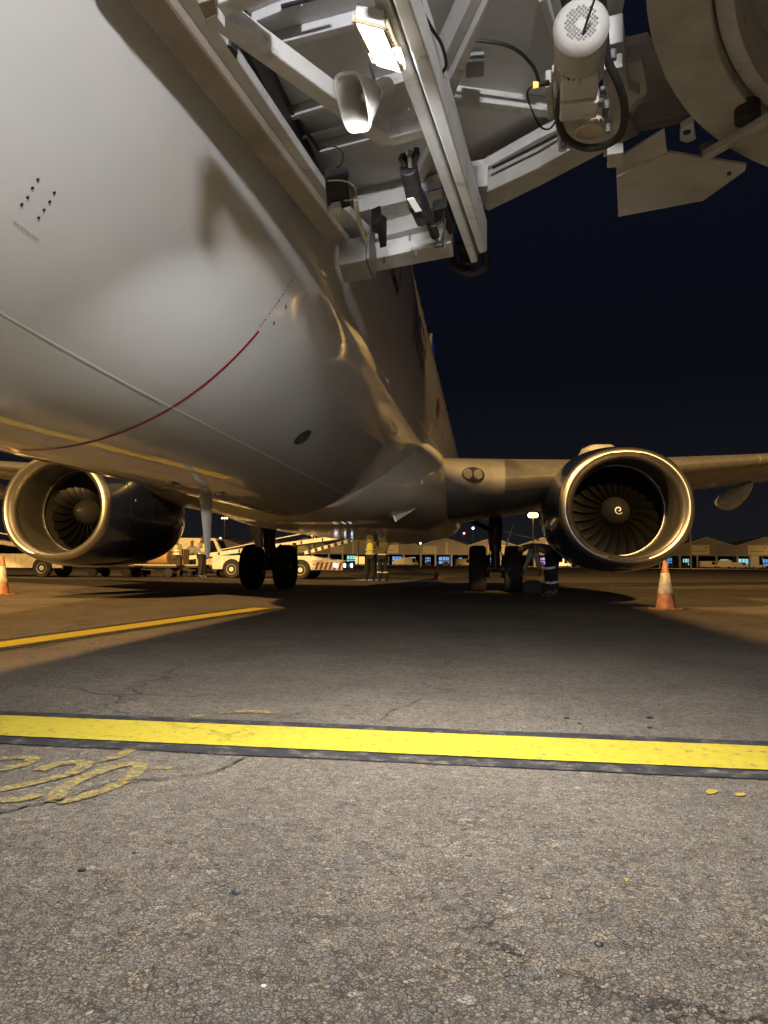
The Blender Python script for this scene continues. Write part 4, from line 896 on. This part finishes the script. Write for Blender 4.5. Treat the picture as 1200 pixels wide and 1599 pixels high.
    for s_ in 'LR':
        w0,h0=V['wr'+s_],V['ha'+s_]; d=(h0-w0).normalized(); a=d.orthogonal().normalized(); b=d.cross(a)
        for i,l in enumerate((.06,.072,.066,.052)):
            o_=b*(i-1.5)*.019*k; obj('finger',MB().tube([h0+o_,h0+o_+d*l*.55*k+a*.004,h0+o_+d*l*k+a*.02*k],.008*k,6),M['skin'],t)
        obj('thumb',MB().tube([w0+d*.03*k+b*.03*k,w0+d*.07*k+b*.055*k+a*.01,w0+d*.095*k+b*.05*k+a*.025],.009*k,6),M['skin'],t)
    def band(a,b,f,r,ry=None,name='reflective_band'):
        c=V[a]+(V[b]-V[a])*f; d=(V[b]-V[a]).normalized(); u=Vector((1,0,0)); u=(u-d*u.dot(d)).normalized(); w=d.cross(u); ry=ry or r
        rings=[[c+d*z+(u*r*math.cos(q)+w*ry*math.sin(q)) for q in np.linspace(0,2*PI,21)[:-1]] for z in (-.022,.022)]
        obj(name,MB().loft(rings,cap=False),M['tape'],t,smooth=True)
    if vest and bands:
        band('pelvis','waist',.45,.196*k,.160*k); band('waist','chest',.35,.196*k,.160*k)
    if top=='olive': band('pelvis','waist',.35,.20*k,.165*k,'hem_band')
    if leg_bands:
        for s_ in 'LR': band('kn'+s_,'an'+s_,-.35,.128*k); band('kn'+s_,'an'+s_,.45,.108*k)
    return t
STAND=dict(pelvis=(0,0,.95),waist=(0,0,1.10),chest=(0,0,1.34),neck=(0,.01,1.50),head=(0,-.01,1.62),crown=(0,-.01,1.69),shL=(-.18,0,1.41),elL=(-.23,.02,1.13),wrL=(-.22,-.10,.92),haL=(-.21,-.13,.84),shR=(.18,0,1.41),elR=(.23,.02,1.13),wrR=(.22,-.10,.92),haR=(.21,-.13,.84),hipL=(-.09,0,.90),knL=(-.11,-.02,.50),anL=(-.13,.02,.09),toL=(-.14,-.14,.04),hipR=(.09,0,.90),knR=(.11,-.02,.50),anR=(.13,.02,.09),toR=(.14,-.14,.04))
def J(**k): d=dict(STAND); d.update(k); return d
def face_dir(x,y): return (x,y,0)
# facing angle: local -Y is forward
pp=onZ(275,901.5,0); person(pp,PI*.93,'man in pale yellow vest and brown trousers standing left of the group, back to camera',J(elR=(.30,-.05,1.16),wrR=(.22,-.25,1.02),haR=(.19,-.32,1.0)),'shirt_grey','trouser_br','vest_pale',H_=1.72)
pp=onZ(299,899.5,0); person(pp,.5,'man in grey shirt without a vest behind the dollies, arms folded in front',J(elL=(-.26,-.06,1.15),wrL=(-.05,-.24,1.12),haL=(.02,-.26,1.12),elR=(.26,-.06,1.15),wrR=(.06,-.27,1.08),haR=(-.01,-.3,1.08)),'shirt_grey','trouser',None,hat='trouser_br',H_=1.68)
pp=onZ(315,902.5,0); person(pp,PI*.45,'man in bright yellow vest looking to the right beside the loader nose',J(wrL=(-.18,-.22,.98),haL=(-.16,-.30,.95)),'shirt_grey','trouser','vest',H_=1.78)
pp=onZ(578,907,0); person(pp,PI,'worker in yellow striped vest reaching up to the belly, left of the pair',J(head=(0,.03,1.63),elL=(-.22,-.12,1.50),wrL=(-.16,-.22,1.72),haL=(-.14,-.24,1.82),elR=(.22,-.12,1.50),wrR=(.16,-.22,1.72),haR=(.14,-.24,1.82)),'shirt_dark','trouser','vest',H_=1.78)
pp=onZ(598,907,0); person(pp,PI*.97,'worker in olive jacket with silver bands on the trousers, right of the pair',J(elL=(-.26,-.08,1.42),wrL=(-.10,-.28,1.46),haL=(-.06,-.33,1.50),elR=(.27,-.08,1.42),wrR=(.10,-.28,1.46),haR=(.06,-.33,1.50)),'olive','trouser',None,leg_bands=True,H_=1.78)
pp=onZ(857,931,0)
BEND=dict(pelvis=(0,.12,.93),waist=(0,-.02,1.03),chest=(0,-.26,1.12),neck=(0,-.42,1.10),head=(0,-.53,1.04),crown=(0,-.60,1.00),face=(0,-.6,-.8),shL=(-.18,-.30,1.10),elL=(-.18,-.40,.80),wrL=(-.16,-.50,.56),haL=(-.15,-.54,.48),shR=(.17,-.32,1.08),elR=(.18,-.28,.80),wrR=(.16,-.22,.58),haR=(.15,-.22,.50),hipL=(-.09,.12,.88),knL=(-.12,.02,.48),anL=(-.13,.08,.09),toL=(-.14,-.08,.04),hipR=(.09,.12,.88),knR=(.12,.06,.48),anR=(.13,.14,.09),toR=(.14,-.02,.04))
person(pp,-PI*.46,'worker bending down beside the right landing gear wheels reaching for a bag',BEND,'shirt_grey','trouser',None,leg_bands=True,H_=1.72)
p=onZ(832,926,0); bgm=MB().loft([[Vector((x*w,y*w*.7,z)) for x,y in ((-.2,-.12),(.2,-.12),(.22,0),(.2,.12),(-.2,.12),(-.22,0))] for z,w in ((0,1),(.15,1.1),(.27,.85),(.30,.4))]); b_=obj('tool_bag',bgm,M['bag'],smooth=True); b_.location=p; tag(b_,'black tool bag on the ground at the feet of the bending worker','bag')
# ------------------------------------------------------------------ belt loaders and dollies
def veh_wheel(parent,x,y,r,w,m='loader_white'):
    o=obj('wheel',MB().lathe([(-w/2,r*.55),(-w/2,r*.9),(-w*.35,r),(w*.35,r),(w/2,r*.9),(w/2,r*.55)],axis='Y',n=24,cap=True),M['tyre'],parent,smooth=True); o.location=(x,y,r)
    rm=MB()
    for s in (-1,1):
        rm.lathe([(s*(w/2+.004),0),(s*(w/2+.004),r*.25),(s*(w/2-.03),r*.35),(s*(w/2+.006),r*.56)],axis='Y',n=20)
    obj('rim',rm,M[m],o,smooth=True)
def stripes(name,mbparent,x0,x1,z0,z1,y,n,m,th=.004):
    dx=(x1-x0)/n
    for i in range(n):
        a=x0+i*dx; obj(name,MB().prism([(a,y,z0),(a+dx*.5,y,z0),(a+dx,y,z1),(a+dx*.5,y,z1)],(0,th,0)),M[m],mbparent)
def belt_loader(loc,rz,label,col='loader',number=None):
    t=thing('belt_loader',label,'belt loader',loc,rz,'belt loaders by the aircraft')
    side=[(-2.35,.38),(-1.95,.38)]
    def archp(cx,r): return [(cx+r*math.cos(a),.38+r*math.sin(a)) for a in np.linspace(PI,0,9)]
    side+=archp(-1.48,.43)+archp(1.52,.43)+[(2.1,.38),(3.3,.38),(3.3,.72),(2.0,.95),(-2.35,.95)]
    for y in (-.85,.78): obj('side_panel',MB().prism([(x,y,z) for x,z in side],(0,.07,0)),M[col],t,bevel=.01)
    obj('chassis',MB().box((.2,0,.60),(5.0,1.5,.28)).box((2.7,0,.6),(1.2,1.56,.3)),M['blackpaint'],t)
    for x in (-1.48,1.52):
        for y in (-.78,.78): veh_wheel(t,x,y,.38,.24)
    stripes('hazard_stripe',t,2.12,3.28,.40,.70,-.858,6,'redpaint'); 
    obj('engine_cover',MB().box((.3,-.45,1.08),(1.1,.6,.26)),M['blackpaint'],t,bevel=.03)
    obj('driver_seat',MB().box((1.35,-.5,1.05),(.45,.45,.1)).box((1.15,-.5,1.28),(.1,.45,.45)),M['black'],t,bevel=.03)
    obj('steering_wheel',torus((1.75,-.5,1.32),(.6,0,.8),.17,.014,20,6).cyl((1.75,-.5,1.32),(2.0,-.5,.95),.02),M['black'],t)
    b=MB(); p0,p1=Vector((-3.6,0,.85)),Vector((4.6,0,1.95)); 
    for y in (-.42,.42): b.bar(p0+Vector((0,y,0)),p1+Vector((0,y,0)),.06,.17)
    cv=obj('conveyor',b,M[col],t,bevel=.01)
    obj('belt',MB().bar(p0+Vector((0,0,.06)),p1+Vector((0,0,.06)),.76,.05),M['black'],cv)
    for k in range(9):
        q=p0+(p1-p0)*(k+.5)/9; obj('roller_bracket',MB().box(q+Vector((0,-.47,.0)),(.06,.04,.12)),M['blackpaint'],cv)
    for z in (.30,):
        rl=MB().tube([p0+Vector((1.2,-.46,.1)),p0+Vector((1.4,-.46,.34)),p1+Vector((-1.0,-.46,.34)),p1+Vector((-.6,-.46,.08))],.022,8); obj('hand_rail',rl,M[col],cv,smooth=True)
    lb=MB().bar((1.1,-.52,.95),(3.6,-.52,1.62),.05,.14); lift=obj('lift_arm',lb,M[col],t); 
    for k in range(9):
        q=Vector((1.1,-.55,.95))+(Vector((3.6,-.55,1.62))-Vector((1.1,-.55,.95)))*(k+.3)/9; obj('hazard_stripe',MB().bar(q,q+Vector((.12,0,.032)),.005,.13),M['blackpaint'],lift)
    for y in (-.6,.6):
        obj('headlight',MB().cyl((3.3,y,.58),(3.34,y,.58),.08,n=14),M['white_lamp'],t)
    obj('headlight',MB().cyl((3.0,-.86,.58),(3.0,-.90,.58),.07,n=14),M['white_lamp'],t)
    if number:
        for y in (-.6,.6): HL=lamp('headlight_lamp','SPOT',(3.4,y,.58),130,(.8,.9,1),size=.06,spot=100,blend=.8,parent=t); HL.rotation_euler=Vector((1,-.25,-.22)).to_track_quat('-Z','Y').to_euler()
    obj('beacon',MB().cyl((1.75,.3,1.0),(1.75,.3,2.2),.02).cyl((1.75,.3,2.2),(1.75,.3,2.36),.06),M['sign'],t)
    if number:
        me=text_mesh(number,.26); me.transform(Matrix.Translation((1.95,-.862,.60))@Matrix.Rotation(PI/2,4,'X')); me.materials.clear(); me.materials.append(M['blackpaint']); o=bpy.data.objects.new('number_text',me); COL.objects.link(o); o.parent=t
        for v in me.vertices: v.co.x=1.5+(v.co.x-1.95)*.62+.52; 
    return t
A1=onZ(358,903,0); B1=onZ(478,904.5,0); mid=(A1+B1)/2; ang=math.atan2(B1.y-A1.y,B1.x-A1.x)
belt_loader((mid.x,mid.y+.75,0),ang,'cream belt loader behind the left landing gear with boom raised to the belly','loader_white','52545')
p=onZ(20,901,0); belt_loader((p.x-.3,p.y+.9,0),PI+.04,'cream belt loader with black and yellow stripes at the left edge beyond the engine','loader')
def dolly(loc,rz,label,cargo=None):
    t=thing('baggage_dolly',label,'dolly',loc,rz,'flat baggage dollies in a row')
    obj('bed',MB().box((0,0,.47),(2.3,1.4,.09)),M['bed'],t,bevel=.01); 
    for y in (-.715,.715): obj('edge_rail',MB().box((0,y,.53),(2.3,.03,.05)),M['sign'],t)
    for x in (-.75,.75):
        for y in (-.55,.55): veh_wheel(t,x,y,.20,.14,'darksteel')
    obj('axle',MB().cyl((-.75,-.5,.2),(-.75,.5,.2),.03).cyl((.75,-.5,.2),(.75,.5,.2),.03).box((-.75,0,.33),(.1,.9,.2)).box((.75,0,.33),(.1,.9,.2)),M['darksteel'],t)
    obj('tow_bar',MB().cyl((1.1,0,.35),(1.75,0,.3),.03),M['darksteel'],t)
    return t
D0=None
for i,(px,lab) in enumerate(((170,'empty flat dolly behind the left engine, leftmost of the row'),(236,'flat dolly carrying an orange container right of the engine'),(318,'flat dolly between the three standing men and the loader'))):
    p=onZ(px,901.5,0); 
    if D0 is None: D0=dolly((p.x,p.y+.6,0),.02,lab)
    else: dup(D0,(p.x,p.y+.6,0),.02*i,lab)
for k in range(8): pass
p=onZ(245,901.5,0); o=obj('fuel_drum',MB().lathe([(-.45,0),(-.45,.3),(-.42,.34),(.42,.34),(.45,.3),(.45,0)],axis='X',n=24),M['crate'],smooth=True); o.location=(p.x-.1,p.y+.5,.86); tag(o,'orange round container lying on the dolly right of the engine','container')
p=onZ(268,901.5,0); o=thing('slatted_crate','pale slatted wooden crate on the dolly beside the orange container','crate',(p.x,p.y+.8,.52))
for k in range(5):
    obj('slat',MB().box((0,-.35,.07+k*.15),(.7,.03,.1)),M['crate'],o)
obj('crate_body',MB().box((0,0,.36),(.66,.64,.7)),M['crate'],o)
# cream van seen behind the group
def van(loc,rz,label,name='service_van',cat='van',L=4.4,Hh=1.9,col='loader',group=None):
    t=thing(name,label,cat,loc,rz,group); prof=[(-L/2,.35),(L/2,.35),(L/2,.95),(L/2-.5,1.1),(L/2-1.0,Hh),(-L/2+.15,Hh),(-L/2,Hh-.2)]
    obj('body',MB().prism([(x,-.85,z) for x,z in prof],(0,1.7,0)),M[col],t,bevel=.04)
    obj('window',MB().prism([(L/2-1.9,-.86,1.15),(L/2-.75,-.86,1.15),(L/2-1.1,-.86,Hh-.15),(L/2-1.9,-.86,Hh-.15)],(0,.01,0)),M['window'],t)
    obj('window',MB().prism([(L/2-.47,-.7,1.12),(L/2-.47,.7,1.12),(L/2-.93,.7,Hh-.12),(L/2-.93,-.7,Hh-.12)],(.02,0,.01)),M['window'],t)
    for x in (-L/2+.8,L/2-.85):
        for y in (-.78,.78): veh_wheel(t,x,y,.33,.2,'steel')
    obj('headlight',MB().box((L/2+.01,-.6,.75),(.03,.25,.15)),M['glass'],t)
    return t
V0=van(tuple(onZ(292,896,0)+Vector((0,3,0))),.1,'cream box van parked behind the three standing men',Hh=2.1,L=3.4)
# ------------------------------------------------------------------ hangar row
def hangar(loc,rz,label,kind):
    t=thing('hangar',label,'hangar',loc,rz,'gabled hangars across the apron')
    Wd,Ev,Pk,Dp=18.,7.2,10.2,40.; h=Wd/2
    obj('gable_wall',MB().prism([(-h,0,4.2),(h,0,4.2),(h,0,Ev),(0,0,Pk),(-h,0,Ev)],(0,.3,0)),M['hangar'],t)
    obj('roof',MB().prism([(-h,-.5,Ev),(0,-.5,Pk),(0,-.5,Pk+.28),(-h,-.5,Ev+.28)],(0,Dp,0)).prism([(h,-.5,Ev+.28),(0,-.5,Pk+.28),(0,-.5,Pk),(h,-.5,Ev)],(0,Dp,0)),M['roof'],t)
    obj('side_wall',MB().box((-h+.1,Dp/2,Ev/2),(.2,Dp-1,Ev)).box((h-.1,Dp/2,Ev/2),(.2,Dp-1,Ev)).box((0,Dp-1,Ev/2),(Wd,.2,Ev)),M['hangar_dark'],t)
    for x in (-h+.5,-h/3,h/3): obj('door_post',MB().box((x,-.05,2.1),(.55,.4,4.2)),M['hangar_pale'],t)
    obj('fascia',MB().box((0,-.06,4.2),(Wd,.15,.3)),M['hangar'],t)
    if kind in (0,2):
        x0=-2.2 if kind==0 else 1.5
        sg=obj('sign_board',MB().box((x0,-.1,6.1),(6.2,.2,3.2)),M['sign'],t)
        for k in range(9): obj('sign_lettering',MB().box((x0-2.2+k*.48,-.22,5.7),(.32,.03,.22)),M['hangar_dark'],sg)
        obj('sign_emblem',MB().prism([(x0+1.6,-.22,6.9),(x0+2.5,-.22,7.1),(x0+2.1,-.22,6.6)],(0,.02,0)),M['hangar_dark'],sg)
    if kind==1:
        obj('gable_panel',MB().box((-5.2,-.1,5.9),(5.4,.2,2.8)),M['hangar_pale'],t); obj('gable_panel',MB().box((1.2,-.1,6.6),(.9,.2,4.6)),M['hangar_pale'],t)
    # lit interiors: back-lit glazed screens set inside the openings
    rr=random.Random(int(loc[0]*7+loc[1]))
    for x,wd_ in ((-6.3,3.8),(-.2,4.6),(5.9,4.2)):
        if rr.random()<.78:
            m=M[rr.choice(['blue_glow','blue_glow','cyan_glow','violet_glow'])]
            sc=obj('lit_screen',MB().box((x,2.2,2.0),(wd_*rr.uniform(.3,.9),.1,rr.uniform(1.6,3.2))),m,t)
            obj('screen_mullion',MB().box((x-wd_*.12,2.0,2.0),(.22,.1,3.8)).box((x+wd_*.15,2.0,2.0),(.16,.1,3.8)).box((x,1.9,1.4+rr.random()),(wd_,.1,.3)).box((x+rr.uniform(-1,1),1.5,.8),(1.8,.8,1.6)),M['hangar_dark'],sc)
    return t
HA=onZ(1104,886.9,0); 
# row line: bay pitch 18 m, heading slightly away to the left
y0=262.; xr=onY(1104,870,y0).x; dirv=Vector((-1,.12,0)).normalized()
kinds=[0,0,1,2,1,2,0,1,2,0,1,2,0]; 
labs=['hangar with a cream sign board straight right of the right engine','hangar with a cream sign board half hidden by the right engine','grey hangar with pale gable panels behind the right engine','hangar with a cream sign between the gear and the right engine']
for i in range(-2,17):
    c=Vector((xr,y0,0))+dirv*18.02*i; k=0 if i<=0 else [1,0,2,1,2,1,0][i%7]
    hangar(c,math.atan2(dirv.y,dirv.x)+PI,'gabled hangar number %d from the right-hand end of the row'%(i+3) if False else ['grey gabled hangar at the far right end, mostly outside the frame','grey gabled hangar whose cream sign board is cut by the right frame edge','grey gabled hangar with a cream sign board just right of the right engine','gabled hangar half hidden behind the right-hand edge of the right engine','gabled hangar hidden low behind the right engine','gabled hangar seen just under the left rim of the right engine','gabled hangar behind the bending worker','gabled hangar directly behind the right landing gear','gabled hangar with pale panels left of the right landing gear','gabled hangar with a cream sign right of the two workers under the belly','gabled hangar behind the two workers under the belly','gabled hangar behind the belt loader boom','gabled hangar seen right of the left landing gear','gabled hangar seen between left landing gear wheels','gabled hangar seen left of the left landing gear','gabled hangar behind the three standing men','gabled hangar behind the left engine tail','gabled hangar behind the left engine cowl','gabled hangar at the far left end behind the left engine'][i+2],k)
# vehicles in front of the hangars
far=[(1110,.1,4.2,1.6,'loader'),(1133,3.0,3.6,1.9,'loader'),(1158,.2,4,1.3,'loader_white'),(1187,0,3.2,3.4,'loader_white'),(990,.1,5,1.6,'loader'),(875,.1,5.5,2.0,'loader_white'),(640,.2,4,2.0,'loader'),(622,3.1,3.2,1.5,'hangar_pale'),(566,.1,4,2.2,'loader'),(725,.1,4,1.8,'loader')]
fl_lab=['low cream service truck in front of the hangar right of the engine','cream service truck parked beside the low truck at the hangars','flat pale service truck near the right frame edge','tall pale service truck at the right frame edge','cream service truck glimpsed beneath the right engine','pale service truck seen behind the bending worker','cream service truck right of the two workers at the hangars','dim service truck just right of the olive-jacketed worker','cream service truck left of the yellow-vested worker at the hangars','cream service truck left of the right landing gear']
for (px,rz,L,Hh,m),lb in zip(far,fl_lab):
    q=onY(px,884,236); van((q.x,238,0),rz,lb,'service_truck','truck',L+1,Hh+.6,m,'service trucks in front of the hangars')
# far apron masts with sodium heads
def mast(loc,h,label,lampm='sodium',name='light_mast',r=.16,head=.55,arm=True,power=0,target=None,group=None,spot=150,lsize=.6):
    t=thing(name,label,'light mast',loc,0,group)
    obj('pole',MB().cyl((0,0,0),(0,0,h),r,r*.6,n=12),M['sign'],t,smooth=True)
    if arm: obj('cross_arm',MB().box((0,0,h),(2.2,.2,.18)),M['steel'],t)
    for x in ((-.8,0,.8) if arm else (0,)): obj('lamp_head',MB().lathe([(-head*.5,.01),(-head*.42,head*.28),(-head*.2,head*.45),(0,head*.5),(head*.2,head*.45),(head*.42,head*.28),(head*.5,.01)],o=(x,-.15,h+.1),axis='Z',n=14),M[lampm],t,smooth=True)
    if power:
        lo=Vector((0,-.6 if target is None or target[1]<loc[1] else .6,h-.35)); L=lamp('mast_lamp','SPOT',lo,power,SODIUM,size=lsize,spot=spot,blend=.6,parent=t)
        tg=Vector(target)-Vector(loc)-lo; L.rotation_euler=tg.to_track_quat('-Z','Y').to_euler()
    return t
q=onY(833,860,225); mast((q.x,225,0),15.4,'lit sodium light mast between the right landing gear and the engine',power=FAR_POWER*.8,spot=110,target=(q.x,243,0),r=.2,head=1.5,group='sodium light masts')
q=onY(1079,860,178); mast((q.x,178,0),12.9,'sodium light mast rising beside the right rim of the right engine',lampm='sodium_dim',power=FAR_POWER*.4,spot=110,target=(q.x+6,192,0),r=.22,head=.35,arm=False,group='sodium light masts')
for i,(px,yy) in enumerate(((560,228),(350,232),(1400,225),(150,230))):
    q=onY(px,860,yy); mast((q.x,yy,0),15,['sodium light mast hidden behind the belly left of the pair of workers','sodium light mast behind the left landing gear','sodium light mast outside the frame on the right','sodium light mast behind the left engine'][i],power=FAR_POWER*.35,spot=110,target=(q.x,yy+15,0),head=.5,group='sodium light masts')
q=onY(657,858,120); mast((q.x,120,0),3.9,'short post with a pale green lamp seen under the belly',lampm='green_lamp',name='guidance_light',r=.06,head=.42,arm=False,group='green apron guidance lights')
q=onY(345,845,120); mast((q.x,120,0),4.6,'short post with a pale green lamp left of the left landing gear',lampm='green_lamp',name='guidance_light',r=.06,head=.42,arm=False,group='green apron guidance lights')
q=onY(488,836,60); mast((q.x,60,0),2.9,'small post with an amber lamp right of the left landing gear',lampm='sodium_dim',name='beacon_post',r=.05,head=.22,arm=False)
for (px,py,mm,lb) in ((739,825,'white_lamp','distant tower with a white point lamp above the hangars'),(725,833,'red_lamp','distant tower with a red point lamp above the hangars')):
    q=onY(px,py,420); mast((q.x,420,0),q.z,lb,lampm=mm,name='beacon_tower',r=.12,head=1.2,arm=False)
# masts behind the camera that light the stand
def stand_mast(loc,power,target,label,spot=75):
    mast(loc,loc[3],label,power=power,target=target,group='tall apron masts behind the stand',r=.22,head=.7,spot=spot,lsize=.35) if 0 else None
    t=thing('light_mast',label,'light mast',loc[:3],0,'tall apron masts behind the stand')
    obj('pole',MB().cyl((0,0,0),(0,0,loc[3]),.22,.14,n=14),M['sign'],t,smooth=True); obj('cross_arm',MB().box((0,0,loc[3]),(2.6,.2,.18)),M['steel'],t)
    for x in (-1,0,1): obj('lamp_head',MB().box((x,.15,loc[3]+.15),(.7,.35,.4)),M['sodium'],t,bevel=.05)
    lo=Vector((0,.6,loc[3]-.1)); L=lamp('mast_lamp','SPOT',lo,power,SODIUM,size=.8,spot=spot,blend=.5,parent=t); L.rotation_euler=(Vector(target)-Vector(loc[:3])-lo).to_track_quat('-Z','Y').to_euler()
    if loc[0]>40: L.data.color=(1,.80,.58)
stand_mast((6.8,-42,0,20),MAST_POWER,(-2,16,0),'tall sodium mast behind the added shading pier, straight ahead of the nose',70)
stand_mast((-15.5,-5,0,23),LEFT_POWER,(-8,14,0),'tall sodium mast far to the left of the left engine',100)
stand_mast((44,12,0,16),MAST2_POWER*.25,(3,14,0),'tall sodium mast far to the right of the wing tip',100)
# unseen pier added behind the camera, shaped to shade the stand from the front mast
PI_=thing('shade_pier','grey flat-roofed pier block added unseen behind the camera to shade the stand','building',(7,-30,0))
poly=[(1.45,-9.6),(12.5,-31.2),(12.5,-38),(1.0,-38),(1.3,-16)]
obj('wall',MB().prism([(x-7,y+30,0) for x,y in poly],(0,0,9)),M['hangar'],PI_); obj('roof',MB().prism([(x-7,y+30,9) for x,y in [(1.4,-9.5),(12.7,-31.2),(12.7,-38.2),(.9,-38.2),(1.2,-16)]],(0,0,.25)),M['roof'],PI_)
for k in range(7):
    a=Vector((1.45,-9.6))+Vector((.457,-.889))*(2+3*k); obj('window',MB().bar((a.x-7+.04,a.y+30+.02,5.5),(a.x-7+.96,a.y+28.2,5.5),.06,1.6),M['window'],PI_)
